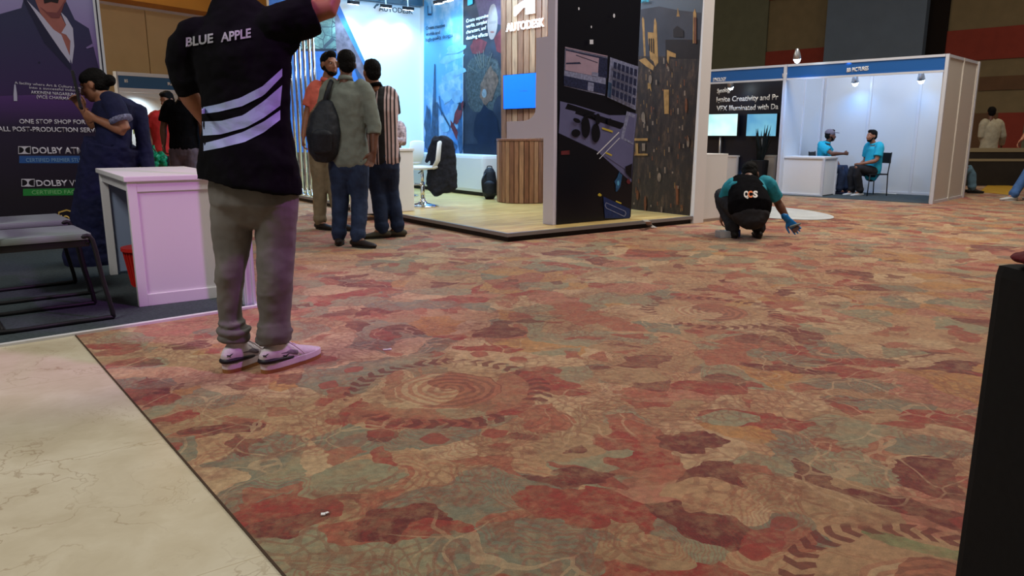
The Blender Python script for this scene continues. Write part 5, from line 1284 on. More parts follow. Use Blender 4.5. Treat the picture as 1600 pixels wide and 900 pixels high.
# his backpack
bm = BM(); c = P(507, 206, Y-.10)
loft(bm, [(P(506, 240, Y-.13), .125, .085, (1, .2, 0)), (P(505, 210, Y-.15), .15, .11, (1, .2, 0)), (P(507, 180, Y-.12), .13, .09, (1, .2, 0)), (P(511, 166, Y-.10), .09, .06, (1, .2, 0))], 20)
me = remeshed(bm, .010, 3, .015, .08); r0 = P(506, 245, Y-.12); me.transform(Matrix.Translation(-r0))
bpk = thing('backpack', 'large black backpack hanging from the left shoulder of the man in the grey-green shirt', 'backpack', r0)
link('body', me, M_bag, bpk)
bm = BM(); tube(bm, bend([P(505, 170, Y-.08), P(511, 146, Y-.12), P(517, 128, Y-.06), P(519, 131, Y+.08)]), .022, 8); ob('strap', bm, M_bag, bpk, True, origin=r0)
bm = BM(); loft(bm, [(P(503, 236, Y-.22), .085, .03, (1, .2, 0)), (P(503, 208, Y-.25), .09, .035, (1, .2, 0))], 16); me = remeshed(bm, .01, 2); me.transform(Matrix.Translation(-r0)); link('pocket', me, M_bag, bpk)

# ---- B: man in coral shirt facing right, towards the camera
Y = 7.95
J = stand_pose(0, 0, 0, Y, hed=(515, 101, 0), nek=(511, 124, 0), shR=(491, 138, .02), shL=(530, 136, .06), elR=(480, 178, 0), wrR=(474, 213, -.10), elL=(536, 180, .1), wrL=(540, 215, 0),
    che=(511, 160, 0), pel=(508, 232, 0), hipR=(499, 238, 0), hipL=(519, 238, .02), knR=(500, 296, 0), knL=(522, 294, 0), anR=(500, 347, 0), anL=(533, 350, -.1), toeR=(.7, -.5, 0), toeL=(.8, -.3, 0),
    look=(.75, -.8, -.05), handR=(-.1, 0, -1), curlR=.7)
for s in 'LR': J['an'+s].z = .085
person('person', 'bearded man in a coral polo shirt and khaki trousers, facing the camera', (J['pel'].x, Y, 0), J,
    dict(skin=SK1, shirt=M_coral, sleeve='short', trousers=M_khaki, shoe=M_shoe_b, collar=M_coral, hem=.05, hair='tall', beard=True), .009)

# ---- C: man in striped shirt seen from behind
Y = 7.3
J = stand_pose(0, 0, 0, Y, hed=(581, 114, .02), nek=(586, 133, 0), shL=(572, 147, 0), shR=(611, 148, .04), elL=(571, 192, .10), wrL=(585, 215, .28), elR=(616, 190, .12), wrR=(604, 212, .3),
    che=(592, 175, 0), pel=(597, 248, 0), hipL=(586, 252, 0), hipR=(607, 252, 0), knL=(592, 306, .02), knR=(611, 300, .08), anL=(597, 357, -.05), anR=(622, 350, .05), toeL=(-.5, .3, 0), toeR=(-.1, .25, 0),
    look=(-.5, .9, 0))
for s in 'LR': J['an'+s].z = .085
J['toeL'] = V((-.9, -.3, 0)); J['toeR'] = V((-.95, -.1, 0))
person('person', 'man in a black and pink vertically striped shirt and dark jeans, seen from behind', (J['pel'].x, Y, 0), J,
    dict(skin=SK1, shirt=stripes(), sleeve='short', trousers=M_denim, shoe=M_grey_shoe, collar=M_tee, hem=.04, face=False), .009)
# ---- D: seated visitor mostly hidden behind the striped man
g = G(612, 310, ZS); Y = g.y
J = dict(pel=V((g.x, Y, ZS+.62)), che=V((g.x+.03, Y, ZS+.92)), nek=V((g.x+.05, Y, ZS+1.08)), hed=V((g.x+.02, Y, ZS+1.22)), shL=V((g.x-.12, Y+.05, ZS+1.03)), shR=V((g.x+.17, Y, ZS+1.03)),
    elL=V((g.x-.17, Y-.05, ZS+.8)), wrL=V((g.x-.3, Y-.2, ZS+.8)), elR=V((g.x+.2, Y-.1, ZS+.80)), wrR=V((g.x+.05, Y-.28, ZS+.86)), hipL=V((g.x-.08, Y, ZS+.6)), hipR=V((g.x+.08, Y, ZS+.6)),
    knL=V((g.x-.35, Y-.2, ZS+.6)), knR=V((g.x-.25, Y-.3, ZS+.6)), anL=V((g.x-.35, Y-.2, ZS+.2)), anR=V((g.x-.25, Y-.3, ZS+.2)), toeL=V((-.7, -.7, 0)), toeR=V((-.7, -.7, 0)), look=V((-1, -.2, 0)))
M_flor = mat('floral_cloth', srgb(150, 118, 110), .8, noise=.7, scale=26)
person('person', 'seated person in a floral top, mostly hidden behind the man in the striped shirt', (g.x, Y, ZS), J, dict(skin=SK1, shirt=M_flor, sleeve='long', trousers=M_navy, hair='short'), .012, .92)

# ---- E: cleaner crouching with his back to us
Y = 7.25
W0 = lambda x, y, z: V((2.33+x, Y+y, z))
J = dict(pel=W0(-.03, -.06, .29), wai=W0(-.03, .0, .36), che=W0(-.02, .08, .465), nek=W0(.02, .19, .575), hed=W0(.065, .30, .60), shL=W0(-.165, .13, .51), shR=W0(.20, .14, .53),
    elL=W0(-.20, .26, .32), wrL=W0(-.16, .42, .20), elR=W0(.33, .20, .33), wrR=W0(.42, .14, .165), hipL=W0(-.11, -.04, .26), hipR=W0(.07, -.04, .26),
    knL=W0(-.22, .36, .40), knR=W0(.16, .38, .40), anL=W0(-.15, .02, .085), anR=W0(.09, .0, .085), toeL=V((-.15, 1, 0)), toeR=V((.15, 1, 0)), look=V((.35, .9, -.55)), hup=V((.1, .5, .85)),
    handR=V((.55, -.1, -.6)), palmR=V((.3, -.7, -.5)), curlR=.55, handL=V((0, .3, -1)))
root = V((2.33, Y, 0))
cl = person('person', 'cleaner crouching on the carpet in a black vest and teal shirt', root, J,
    dict(skin=SK2, shirt=mat('teal_cotton', srgb(36, 136, 156), .8, noise=.12), sleeve='short', slen=.80, trousers=M_char_c, leg_ease=.016, shoe=M_sole_dark, face=False, ease=.014, hem=.02, girth=1.1), .008)
bm = BM(); up = (J['nek']-J['pel']).normalized(); lt = V((1, .05, 0))
loft(bm, [(J['pel']+V((0, 0, -.02)), .205, .15, lt), (J['pel']+V((0, 0, .05)), .212, .155, lt), (J['wai']+V((0, 0, .03)), .198, .150, lt), (J['che'], .182, .140, lt), (J['che']+up*.085, .160, .115, lt), (J['nek']-up*.07, .12, .085, lt)], 24)
me = remeshed(bm, .009, 3, .014, .09); me.transform(Matrix.Translation(-root)); vest = link('vest', me, M_tee, cl)
bpy.context.view_layer.update()
def garment_text(txt, pts, h, m, target, parent, Yp, shear=0, bold=.02, off=.004, name='print'):
    """lettering laid on a garment; pts = two baseline pixels"""
    me = text_mesh(txt, bold); xs = [v.co.x for v in me.vertices]; x0, x1 = min(xs), max(xs)
    bm = BM(); bm.from_mesh(me); bpy.data.meshes.remove(me)
    bmesh.ops.triangulate(bm, faces=bm.faces[:]); bmesh.ops.subdivide_edges(bm, edges=[e for e in bm.edges], cuts=1)
    for v in bm.verts:
        f = (v.co.x-x0)/(x1-x0); yy = v.co.y/.70
        x = pts[0][0]+(pts[1][0]-pts[0][0])*f; y = pts[0][1]+(pts[1][1]-pts[0][1])*f-yy*h
        v.co = P(x, y, Yp)
    return lay(name, bm, m, target, parent, off)
def lay(name, bm, m, target, parent, off=.003):
    bpy.context.view_layer.update()
    mw = target.matrix_world; tm = target.data
    bvh = BVHTree.FromPolygons([mw @ v.co for v in tm.vertices], [p.vertices[:] for p in tm.polygons])
    for v in bm.verts:
        d = (v.co-EYE).normalized(); h = bvh.ray_cast(EYE, d)
        if h[0] is not None: v.co = h[0]-d*off
    rootp = parent.matrix_world.translation
    return ob(name, bm, m, parent, origin=rootp)
def patch(bm, quad, nx, ny, Yp):
    """quad of pixel corners (tl, tr, br, bl) as a fine grid"""
    g = []
    for j in range(ny+1):
        row = []
        for i in range(nx+1):
            u, v = i/nx, j/ny; c = [a*(1-u)*(1-v)+b*u*(1-v)+c_*u*v+d*(1-u)*v for a, b, c_, d in zip(*quad)]
            row.append(bm.verts.new(P(c[0], c[1], Yp)))
        g.append(row)
    for j in range(ny):
        for i in range(nx): bm.faces.new((g[j][i], g[j][i+1], g[j+1][i+1], g[j+1][i]))
M_qw = mat('vest_lettering', srgb(214, 210, 206), .6); M_qo = mat('vest_orange', srgb(214, 110, 50), .6)
garment_text('Q', [(1162, 308), (1170, 308)], 9.5, M_qw, vest, vest, Y-.3, bold=.05)
garment_text('C', [(1168.5, 308), (1176, 308)], 9.5, M_qo, vest, vest, Y-.3, bold=.05, off=.007)
garment_text('S', [(1176.5, 308), (1184, 308)], 9.5, M_qw, vest, vest, Y-.3, bold=.05)
bm = BM(); wr = J['wrR']; hd = J['handR'].normalized()
hand_prims(bm, wr, hd, J['palmR'], 1.12, .55, 1); tube(bm, [wr-hd*.05, wr], [.036, .033], 12)
me = remeshed(bm, .006, 2); me.transform(Matrix.Translation(-root)); link('glove', me, mat('blue_nitrile', srgb(24, 118, 190), .35), cl)
bm = BM(); q = W0(.52, .10, .06)
# spray bottle / plastic box behind his left foot
q = G(1138, 371); q.z = 0
pb = thing('plastic_tub', 'clear plastic tub with blue contents on the carpet left of the crouching cleaner', 'tub', q-V((.03, 0, 0)))
bm = BM(); box(bm, (0, 0, .035), (.17, .12, .07), .2); ob('tub_body', bm, mat('clear_plastic', srgb(214, 220, 226), .2, trans=.5), pb, bevel=.012)
bm = BM(); box(bm, (.10, .02, .045), (.07, .10, .075), .2); ob('blue_cloth', bm, mat('blue_cloth', srgb(24, 60, 150), .8), pb, bevel=.015)
bm = BM(); g_ = W0(.495, .10, .045); tube(bm, [W0(.44, .10, .10), W0(.53, .10, .13)], [.012, .01], 8)
o = ob('scraper', bm, mat('grey_tool', srgb(110, 120, 120), .5), origin=W0(.44, .10, .10), smooth=True); o.location = W0(.44, .10, .10); tag(o, 'small grey tool held in the blue-gloved hand of the crouching cleaner', 'tool')

# ---- F, G: two men seated in the right stand
gF = G(1350, 306); gF.z = 0
def seated(name, label, root, face, wear, J2, vox=.011, k=1.0):
    f = V((face[0], face[1], 0)).normalized(); r = V((f.y, -f.x, 0))
    KS = .85; L = lambda x, y, z: V((root.x, root.y, 0)) + r*x*KS + f*y*KS + V((0, 0, z*KS))
    J = dict(pel=L(0, 0, .50), che=L(0, -.05, .85), nek=L(0, -.03, 1.02), hed=L(0, .0, 1.17), shL=L(-.19, -.04, .97), shR=L(.19, -.04, .97), elL=L(-.25, .02, .72), elR=L(.25, .02, .72), wrL=L(-.12, .24, .62), wrR=L(.12, .24, .62),
        hipL=L(-.09, .04, .47), hipR=L(.09, .04, .47), knL=L(-.12, .46, .50), knR=L(.12, .46, .50), anL=L(-.11, .44, .09), anR=L(.11, .44, .09), toeL=f, toeR=f, look=f)
    J.update({n: (L(*v) if isinstance(v, tuple) else v) for n, v in J2.items()})
    return person(name, label, (root.x, root.y, 0), J, wear, vox, k)
def loc(x, y): g = G(x, y); return V((g.x, g.y, 0))
mm = P(1362, 272, 12.45); rG = V((mm.x, 12.45, 0))
seated('person', 'man in an aqua t-shirt and dark trousers sitting on the thin black chair, facing left', rG, (-1, -.18), dict(skin=SK1, shirt=M_aqua, trousers=M_char_c, shoe=M_shoe_w, sole=M_shoe_w, hair='short', collar=M_aqua, beard=True, ease=.02, belly=1.2),
    dict(che=(0, -.02, .84), nek=(0, .03, 1.0), hed=(0, .08, 1.14), shL=(-.18, .0, .96), shR=(.18, .0, .96), elR=(.24, .0, .66), elL=(-.24, .10, .68), wrL=(-.10, .30, .62), wrR=(.14, .20, .58), knL=(-.10, .42, .54), anL=(-.06, .26, .09), knR=(.12, .38, .50), anR=(.10, .32, .09)), k=.83)
ch = side_chair('thin_frame_chair', 'thin black metal chair carrying the man who faces left', rG-V((.0, 0, 0)), math.atan2(-.18, -1)-math.pi/2, .41)
mF = P(1287, 250, 12.95); rF = V((mF.x, 12.95, 0))
seated('person', 'man in an aqua t-shirt and grey cap sitting behind the white counter', rF, (.75, -.6), dict(skin=SK2, shirt=M_aqua, trousers=M_denim, shoe=M_navy, hair='short', cap=mat('grey_cap', srgb(110, 104, 118), .8), collar=M_aqua, beard=True, girth=1.05),
    dict(che=(0, 0, .86), nek=(0, .05, 1.02), hed=(0, .09, 1.15), elR=(.24, .22, .80), wrR=(.05, .38, .80), elL=(-.34, .06, .78), wrL=(-.30, .22, .56), knL=(-.14, .42, .50), anL=(-.14, .42, .09), knR=(.12, .40, .50), anR=(.12, .38, .09), look=V((1, -.1, -.05))), k=.83)
ch2 = side_chair('thin_frame_chair', 'thin black metal chair of the capped man behind the white counter', rF, math.atan2(-.6, .75)-math.pi/2, .41)

# ---- H: man in cream shirt by the dark counter, from behind
Y = 16.6
J = stand_pose(0, 0, 0, Y, hed=(1549, 176, .03), nek=(1548, 186, 0), shL=(1537, 192, 0), shR=(1562, 192, 0), elL=(1533, 212, 0), wrL=(1538, 226, .2), elR=(1567, 212, .02), wrR=(1565, 226, .22),
    che=(1549, 205, 0), pel=(1543, 238, 0), hipL=(1537, 240, 0), hipR=(1550, 240, 0), knL=(1535, 262, 0), knR=(1547, 262, 0), anL=(1532, 282, 0), anR=(1544, 282, 0), toeL=V((0, 1, 0)), toeR=V((.2, 1, 0)), look=V((.3, 1, 0)))
for s in 'LR': J['an'+s].z = .085; J['kn'+s].z = .50
person('person', 'man in a cream long-sleeved shirt standing with his back to us at the far right', (J['pel'].x, Y, 0), J, dict(skin=SK2, shirt=M_cream_c, sleeve='long', trousers=M_navy, hem=.1, ease=.03, face=False), .013)
# ---- I: person in jeans at the right edge
Y = 11.5
J = dict(); cx = 8.0; W1 = lambda x, y, z: V((cx+x, Y+y, z))
J = dict(pel=W1(.05, 0, .93), che=W1(.12, 0, 1.27), nek=W1(.14, 0, 1.44), hed=W1(.15, 0, 1.58), shL=W1(.0, .16, 1.39), shR=W1(.2, -.18, 1.39), elL=W1(.0, .2, 1.12), elR=W1(.17, -.24, 1.12), wrL=W1(-.12, .2, .92), wrR=W1(-.02, -.24, .95),
    hipL=W1(.04, .09, .9), hipR=W1(.03, -.09, .9), knL=W1(.05, .10, .49), knR=W1(-.12, -.09, .49), anL=W1(.15, .1, .085), anR=W1(-.33, -.08, .085), toeL=V((-1, 0, 0)), toeR=V((-1, -.1, 0)), look=V((-1, 0, 0)))
person('person', 'person in blue jeans and pale shoes cut off by the right edge of the picture', (cx, Y, 0), J, dict(skin=SK1, shirt=M_redc, trousers=cloth_mat('mid_blue_denim', srgb(60, 96, 150), .2), shoe=M_shoe_w, sole=M_shoe_w), .012)
# ---- J: person crouching half hidden behind the right stand
g = G(1522, 306); Y = 12.9; W2 = lambda x, y, z: V((7.88+x, Y+y, z))
J = dict(pel=W2(-.38, .1, .28), che=W2(-.32, .1, .55), nek=W2(-.28, .1, .72), hed=W2(-.26, .1, .85), shL=W2(-.3, .28, .68), shR=W2(-.3, -.08, .68), elL=W2(-.2, .3, .48), elR=W2(-.2, -.1, .48), wrL=W2(-.05, .24, .42), wrR=W2(-.05, -.02, .42),
    hipL=W2(-.36, .2, .28), hipR=W2(-.36, .02, .28), knL=W2(-.02, .24, .46), knR=W2(.0, -.02, .42), anL=W2(-.04, .24, .09), anR=W2(.05, -.02, .09), toeL=V((1, 0, 0)), toeR=V((.9, -.2, 0)), look=V((1, -.2, 0)))
person('person', 'crouching person in light blue jeans and black shoes half hidden behind the right stand wall', (7.6, Y, 0), J, dict(skin=SK2, shirt=M_tee, trousers=cloth_mat('light_blue_denim', srgb(96, 130, 150), .2), face=True), .012, .95)

# ---- K: woman in navy sari with a dark tablet
Y = 5.75
KJ = lambda x, y, dy=0: P(x, y, Y+dy)
J = dict(pel=KJ(178, 232), wai=KJ(178, 212), che=KJ(172, 172), nek=KJ(160, 148, 0), hed=KJ(147, 134, 0), shL=KJ(170, 158, .17), shR=KJ(177, 160, -.15), elL=KJ(150, 200, .2), wrL=KJ(130, 172, .14), elR=KJ(197, 206, -.17), wrR=KJ(150, 186, -.16),
    hipL=KJ(176, 240, .1), hipR=KJ(178, 240, -.08), knL=KJ(160, 320, .1), knR=KJ(165, 320, -.08), anL=KJ(148, 395, .12), anR=KJ(150, 398, -.05), toeL=V((-1, 0, 0)), toeR=V((-1, -.1, 0)),
    look=V((-1, -.12, -.35)), hup=V((-.35, 0, 1)), handR=V((-1, .1, .45)), palmR=V((.1, .9, .1)), curlR=.9, handL=V((-.4, -.1, .9)), palmL=V((0, -1, 0)), curlL=.9)
for s in 'LR': J['an'+s].z = .085; J['kn'+s].z = .46
root = V((J['pel'].x, Y, 0))
M_sari = cloth_mat('navy_sari', srgb(22, 26, 62), .25, 10)
wo = person('person', 'woman in a navy sari with hair in a bun, bending over the tablet she holds', root, J, dict(skin=SK1, shirt=M_sari, sleeve='short', slen=.62, hem=-.13, hair='bun', face=True, girth=1.0, under=.02), .008, .97)
bm = BM(); p0 = J['pel']; f0 = V(((J['anL'].x+J['anR'].x)/2-.04, Y+.03, .03))
loft(bm, [(f0, .20, .20, (1, 0, 0)), (f0*.65+p0*.35, .195, .19, (1, 0, 0)), (f0*.3+p0*.7, .21, .20, (1, 0, 0)), (p0+V((0, 0, .04)), .20, .20, (1, 0, 0))], 26, (1, 0))
tube(bm, [p0+V((.10, -.10, .0)), J['che']+V((.13, -.02, .02)), J['nek']+V((.08, .03, -.03)), J['nek']+V((-.02, .14, -.06)), J['che']+V((-.14, .10, -.06))], [.06, .07, .05, .045, .05], 12)
tube(bm, [J['nek']+V((.08, .02, -.04)), J['che']+V((.20, .04, .0)), J['pel']+V((.21, .04, .03)), J['pel']+V((.24, .04, -.3))], [.05, .06, .055, .05], 12)
me = remeshed(bm, .009, 3, .02, .06); me.transform(Matrix.Translation(-root)); link('sari', me, M_sari, wo)
# lace on the sleeve
bm = BM(); a, b_ = J['shR'], J['elR']; tube(bm, [a+(b_-a)*.52, a+(b_-a)*.66], [.080, .080], 18, (0, 0)); ob('sleeve_trim', bm, mat('lace_trim', srgb(110, 112, 140), .7, noise=.7, scale=90), wo, True, origin=root)
wc = J['wrL']*.5+J['wrR']*.5
tb0 = P(127, 170, Y-.12); tp = P(114, 112, Y-.12)
d_ = (tp-tb0); t_ = thing('tablet', 'slim dark tablet held upright by the woman in the navy sari', 'tablet', tb0)
z_ = d_.normalized(); x_ = V((-.50, 1, 0)); x_ = (x_-z_*x_.dot(z_)).normalized(); y_ = z_.cross(x_)
Mx = Matrix((x_, y_, z_)).transposed().to_4x4()
bm = BM(); box(bm, (0, 0, d_.length/2), (.17, .018, d_.length), M=Mx); ob('tablet_body', bm, M_blk, t_, bevel=.003)
bm = BM(); box(bm, (0, -.0095, d_.length/2), (.155, .002, d_.length-.02), M=Mx); ob('tablet_screen', bm, mat('dark_glass', (.02, .02, .05), .1), t_)

# ---- L: man in black t-shirt, M: man in red with a green bag
Y = 9.6
J = stand_pose(0, 0, 0, Y, hed=(284, 136, .03), nek=(285, 153, 0), shL=(262, 166, 0), shR=(308, 166, 0), elL=(255, 200, 0), wrL=(256, 226, -.05), elR=(316, 200, 0), wrR=(318, 228, .0),
    che=(285, 185, 0), pel=(288, 230, 0), hipL=(278, 235, 0), hipR=(299, 235, 0), knL=(278, 280, 0), knR=(300, 280, 0), anL=(278, 318, 0), anR=(301, 318, 0), toeL=V((-.1, 1, 0)), toeR=V((.1, 1, 0)), look=V((-.1, 1, 0)), curlL=.8)
for s in 'LR': J['an'+s].z = .085; J['kn'+s].z = .5
person('person', 'man in a black t-shirt and grey-mauve trousers, seen from behind beyond the pink counter', (J['pel'].x, Y, 0), J, dict(skin=SK2, shirt=M_tee, trousers=M_mauve, hem=.02, girth=1.05, face=False, hairmat=M_hairg), .010)
Y2 = 9.75
bm = BM(); loft(bm, [(P(309, 238, Y2), .10, .06, None), (P(310, 210, Y2), .11, .07, None), (P(308, 184, Y2), .07, .05, None)], 16); tube(bm, bend([P(307, 190, Y2-.1), P(298, 160, Y2-.22), P(292, 152, Y2-.1)]), .014, 8)
me = remeshed(bm, .012, 2); r0 = P(309, 240, Y2); me.transform(Matrix.Translation(-r0)); o = link('shoulder_bag', me, cloth_mat('dark_blue_canvas', srgb(24, 34, 52))); o.location = r0
tag(o, 'dark blue bag hanging at the right side of the man in the black t-shirt', 'bag')
Y = 10.6
J = stand_pose(0, 0, 0, Y, hed=(261, 157, -.02), nek=(259, 170, 0), shL=(270, 179, .1), shR=(240, 182, -.06), elL=(268, 205, .1), wrL=(262, 228, .0), elR=(233, 206, -.08), wrR=(238, 230, -.14),
    che=(256, 195, 0), pel=(256, 235, 0), hipL=(262, 238, .05), hipR=(250, 238, -.05), knL=(268, 275, 0), knR=(240, 275, 0), anL=(274, 308, 0), anR=(232, 308, 0), toeL=V((-.6, -1, 0)), toeR=V((-.7, -1, 0)), look=V((-.3, -1, -.35)), curlR=1.0)
for s in 'LR': J['an'+s].z = .085; J['kn'+s].z = .48
person('person', 'man in a red t-shirt holding a green bag, half hidden behind the man in black', (J['pel'].x, Y, 0), J, dict(skin=SK1, shirt=M_redc, trousers=M_char_c, hair='short', hem=.06), .011)
bm = BM(); rr = random.Random(2)
c = P(241, 245, Y-.17)
for i in range(14): ell(bm, c+V((rr.uniform(-.10, .10), rr.uniform(-.07, .07), rr.uniform(-.11, .07))), (.05, .045, .055), None, 10)
tube(bm, [c+V((0, 0, .06)), c+V((0, 0, .14))], [.04, .02], 8)
me = remeshed(bm, .010, 1, .03, .03); me.transform(Matrix.Translation(-c)); o = link('plastic_bag', me, mat('green_plastic', srgb(20, 130, 90), .3, noise=.6, scale=18)); o.location = c
tag(o, 'crumpled green plastic bag held by the man in the red t-shirt', 'bag')

# ================================================================== N: the man in front, back to the camera, taking a picture
Y = 3.10
q = lambda x, y, dy=0: P(x, y, Y+dy)
J = dict(pel=q(392, 262), wai=q(386, 190), che=q(375, 110), nek=q(352, 18, .03), hed=q(350, -42, .06), shL=q(306, 66, .0), shR=q(432, 34, .02), elL=q(290, 138, .03), wrL=q(322, 190, .16), elR=q(522, 10, .06), wrR=q(470, -80, .14),
    hipL=q(362, 290), hipR=q(428, 288), knL=q(362, 430, -.0), knR=q(432, 430, 0), anL=q(372, 540, -.02), anR=q(428, 540, -.04), toeL=V((.40, .92, 0)), toeR=V((.52, .85, 0)),
    look=V((.12, 1, .0)), handL=V((.6, .5, -.5)), palmL=V((.2, -1, 0)), handR=V((-.75, .1, .6)), palmR=V((0, 1, -.1)), curlR=.5)
J['anL'] = V((-1.185, Y+.02, .085)); J['anR'] = V((-1.01, Y+.01, .085)); J['knL'] = q(359, 420, .01); J['knR'] = q(431, 420, .01)
root = V((-1.07, Y, 0))
fg = person('person', 'tall man in front in a black t-shirt with pale stripes, seen from behind, arm raised', root, J, dict(skin=SK1, shoe=None, hair='short', face=True, under=.03, legk=.62), .0065)
for o in [c for c in fg.children if c.name.startswith('shoe')]:
    for s2 in list(o.children): bpy.data.objects.remove(s2)
    bpy.data.objects.remove(o)
# trousers: baggy washed denim
bm = BM()
def ring(xl, xr, y, dy=0, flat=.8):
    a, b = q(xl, y, dy), q(xr, y, dy); r = (b-a).length/2; return ((a+b)/2, r, r*flat, (1, 0, 0))
loft(bm, [ring(338, 452, 258, 0, .52), ring(325, 463, 294, 0, .56), ring(327, 463, 318, 0, .58)], 28)
loft(bm, [ring(327, 397, 300), ring(330, 396, 345), ring(334, 390, 385), ring(337, 382, 430, -.01, .95), ring(340, 379, 470, .0, .95), ring(343, 380, 502, .01, 1), ring(345, 390, 523, .0, 1), ring(346, 388, 532, .0, 1)], 22, (1, 0))
loft(bm, [ring(393, 466, 300), ring(399, 464, 345), ring(402, 461, 385), ring(403, 458, 430, -.01, .95), ring(404, 456, 470, 0, .95), ring(405, 453, 502, 0, 1), ring(402, 455, 523, -.01, 1), ring(404, 452, 534, -.01, 1)], 22, (1, 0))
for (x0, x1, y, w) in ((344, 389, 516, .012), (345, 387, 528, .012), (404, 453, 518, .012), (403, 451, 530, .012), (344, 382, 504, .009), (404, 451, 506, .009), (338, 381, 440, .006), (404, 456, 432, .007), (404, 456, 455, .006)):
    c, r, _, _ = ring(x0, x1, y); t_ = []
    for i in range(13):
        a = 2*math.pi*i/12; t_.append(c+V((r*math.cos(a), r*math.sin(a), .006*math.sin(2*a+y))))
    tube(bm, t_, w, 8)
me = remeshed(bm, .0065, 3, .020, .12); me.transform(Matrix.Translation(-root)); tr_ = link('trousers', me, M_greypants, fg)
# loose t-shirt
bm = BM()
loft(bm, [ring(309, 471, 291, 0, .66), ring(310, 471, 286, 0, .66), ring(312, 468, 255, 0, .66), ring(317, 458, 215, 0, .62), ring(318, 453, 170, 0, .60), ring(312, 453, 130, 0, .58), ring(300, 455, 95, 0, .56), ring(288, 452, 60, .01, .50), ring(300, 440, 36, .01, .42), ring(318, 400, 14, .02, .55), ring(328, 384, 2, .03, .8)], 34, (0, 1))
tube(bm, [q(318, 46), q(304, 56), q(293, 74), q(288, 100), q(292, 126), q(300, 142, .02)], [.060, .070, .074, .070, .060, .056], 18, (1, 0))
tube(bm, [q(425, 42), q(450, 36, .01), q(478, 26, .02), q(492, 22, .03)], [.085, .083, .078, .076], 18, (1, 0))
tube(bm, [q(430, 70), q(452, 66)], [.06, .045], 12)
me = remeshed(bm, .0065, 4, .026, .11); me.transform(Matrix.Translation(-root)); sh_ = link('shirt', me, M_tee, fg)
# flat hem: cut the rounded bottom
# printed bands and words on the back
M_band = mat('pale_reflective_print', srgb(158, 174, 214), .5); M_word = mat('grey_print', srgb(158, 160, 170), .6)
def band(pts_top, pts_bot):
    bm = BM(); n = 24
    def at(pts, f):
        xs = [p[0] for p in pts]; x = xs[0]+(xs[-1]-xs[0])*f
        for a, b in zip(pts, pts[1:]):
            if x <= b[0]+1e-6: t = (x-a[0])/(b[0]-a[0]); return (x, a[1]+(b[1]-a[1])*t)
        return pts[-1]
    g = []
    for i in range(n+1):
        a, b = at(pts_top, i/n), at(pts_bot, i/n); g.append([bm.verts.new(P(a[0]+(b[0]-a[0])*j/5, a[1]+(b[1]-a[1])*j/5, Y-.4)) for j in range(6)])
    for i in range(n):
        for j in range(5): bm.faces.new((g[i][j], g[i+1][j], g[i+1][j+1], g[i][j+1]))
    lay('printed_band', bm, M_band, sh_, sh_, .003)
band([(315, 168), (340, 163), (375, 153), (410, 135), (441, 107)], [(315, 178), (340, 175), (378, 166), (412, 149), (441, 119)])
band([(316, 190), (345, 189), (380, 180), (412, 158), (441, 133)], [(317, 212), (345, 210), (385, 199), (412, 184), (438, 165)])
band([(318, 224), (345, 217), (380, 206), (412, 190), (438, 172)], [(318, 236), (345, 231), (382, 222), (412, 207), (438, 187)])
garment_text('BLUE', [(290.5, 73), (333, 66)], 14, M_word, sh_, sh_, Y-.4, bold=.03)
garment_text('APPLE', [(345, 65.5), (392, 58)], 14, M_word, sh_, sh_, Y-.4, bold=.03)
# phone in the raised hand
hp_ = J['wrR']+J['handR'].normalized()*.10
t_ = thing('phone', 'dark phone held up by the tall man in front', 'phone', hp_)
bm = BM(); box(bm, (-.02, .03, .03), (.16, .009, .078), .1); ob('phone_body', bm, M_blk, t_, bevel=.003)
bm = BM(); box(bm, (-.02, .0245, .03), (.15, .002, .07), .1); ob('phone_screen', bm, _mc['dark_glass'], t_)
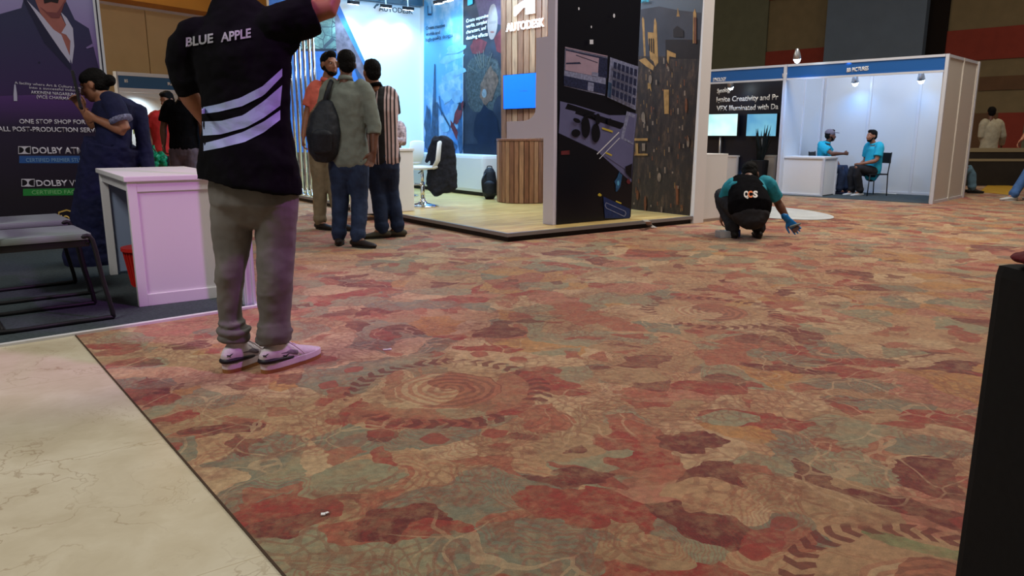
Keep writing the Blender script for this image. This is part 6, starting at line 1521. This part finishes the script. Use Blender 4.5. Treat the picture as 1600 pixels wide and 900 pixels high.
# sneakers
M_sn_w = mat('white_knit', srgb(206, 200, 204), .7, noise=.06, scale=60); M_sn_g = mat('grey_mesh', srgb(120, 112, 122), .8, noise=.2, scale=120); M_sn_b = mat('black_rubber', (.012, .012, .016), .5); M_gum = mat('gum_sole', srgb(150, 104, 60), .6); M_mid = mat('white_foam', srgb(214, 206, 212), .6)
def sneaker(an, td, lx):
    td = td.normalized(); td.z = 0; sd_ = V((td.y, -td.x, 0)); b = V((an.x, an.y, 0))
    r = V((0, 0, 0)); qf = lambda f, z, s=0: b+td*f+sd_*s+V((0, 0, z))
    bm = BM()
    loft(bm, [(qf(-.072, .066), .034, .042, sd_), (qf(-.045, .074), .043, .054, sd_), (qf(0, .070), .045, .050, sd_), (qf(.06, .056), .044, .038, sd_), (qf(.12, .046), .048, .028, sd_), (qf(.165, .040), .044, .021, sd_), (qf(.195, .036), .030, .015, sd_)], 20)
    loft(bm, [(qf(-.018, .07), .042, .046, sd_), (qf(-.018, .134), .040, .046, sd_)], 18, (1, 0))
    me = remeshed(bm, .0045, 2); me.transform(Matrix.Translation(-root)); up_ = link('sneaker', me, M_sn_w, fg); up_['label'] = 'white, grey and black sneaker with gum sole'
    def outline(sc, x0=-.100, x1=.222):
        out = []
        for i in range(36):
            a = 2*math.pi*i/36; c, s_ = math.cos(a), math.sin(a); x = (x0+x1)/2+(x1-x0)/2*(abs(c)**.85)*(1 if c > 0 else -1)
            w = .049 if x > .08 else .045; out.append(qf(x, 0, w*sc*(abs(s_)**.7)*(1 if s_ > 0 else -1)))
        return out
    bm = BM(); prism(bm, outline(1.02), .0, .017); ob('outsole', bm, M_gum, up_, origin=root)
    bm = BM(); prism(bm, outline(1.06), .016, .043); ob('midsole', bm, M_mid, up_, bevel=.004, origin=root)
    bm = BM(); loft(bm, [(qf(-.098, .054), .030, .014, sd_), (qf(-.065, .056), .048, .015, sd_), (qf(-.01, .053), .0505, .014, sd_), (qf(.035, .048), .0495, .009, sd_)], 20); ob('heel_band', bm, M_sn_b, up_, True, origin=root)
    bm = BM(); loft(bm, [(qf(-.03, .078), .0435, .024, sd_), (qf(.02, .072), .0465, .026, sd_), (qf(.06, .060), .0475, .022, sd_)], 18); ob('side_mesh', bm, M_sn_g, up_, True, origin=root)
    for k_ in range(4):
        f = .045+k_*.022; z = .098-k_*.011
        bm = BM(); tube(bm, bend([qf(f, z-.014, -.034), qf(f+.006, z+.003, -.012), qf(f+.008, z+.003, .012), qf(f, z-.014, .034)]), .0032, 6); ob('lace', bm, M_mid, up_, True, origin=root)
    bm = BM(); tube(bm, bend([qf(.04, .11, .01), qf(.02, .12, .03), qf(.06, .08, .052), qf(.09, .05, .056)]), .0026, 6); ob('lace', bm, M_mid, up_, True, origin=root)
    bpy.context.view_layer.update()
    return up_
cat = [(-.9, .1), (-.45, .25), (-.1, .1), (.35, .55), (.95, .9), (.6, .35), (.15, -.1), (.35, -.75), (.05, -.5), (-.15, -.25), (-.45, -.3), (-.75, -.8), (-.6, -.2)]
for an, td, cx_, cy_, px2 in ((J['anL'], J['toeL'], 359, 556, None), (J['anR'], J['toeR'], 415, 556, (447, 556))):
    s_ = sneaker(an, V(td), 0)
    for c_ in (((cx_, cy_),) if px2 is None else ((cx_, cy_), px2)):
        bm = BM(); vs = [bm.verts.new(P(c_[0]+a*6, c_[1]-b*4.4, Y-.3)) for a, b in cat]; f = bm.faces.new(vs); f.normal_update(); bmesh.ops.triangulate(bm, faces=[f])
        lay('logo', bm, M_sn_b, s_, s_, .004)
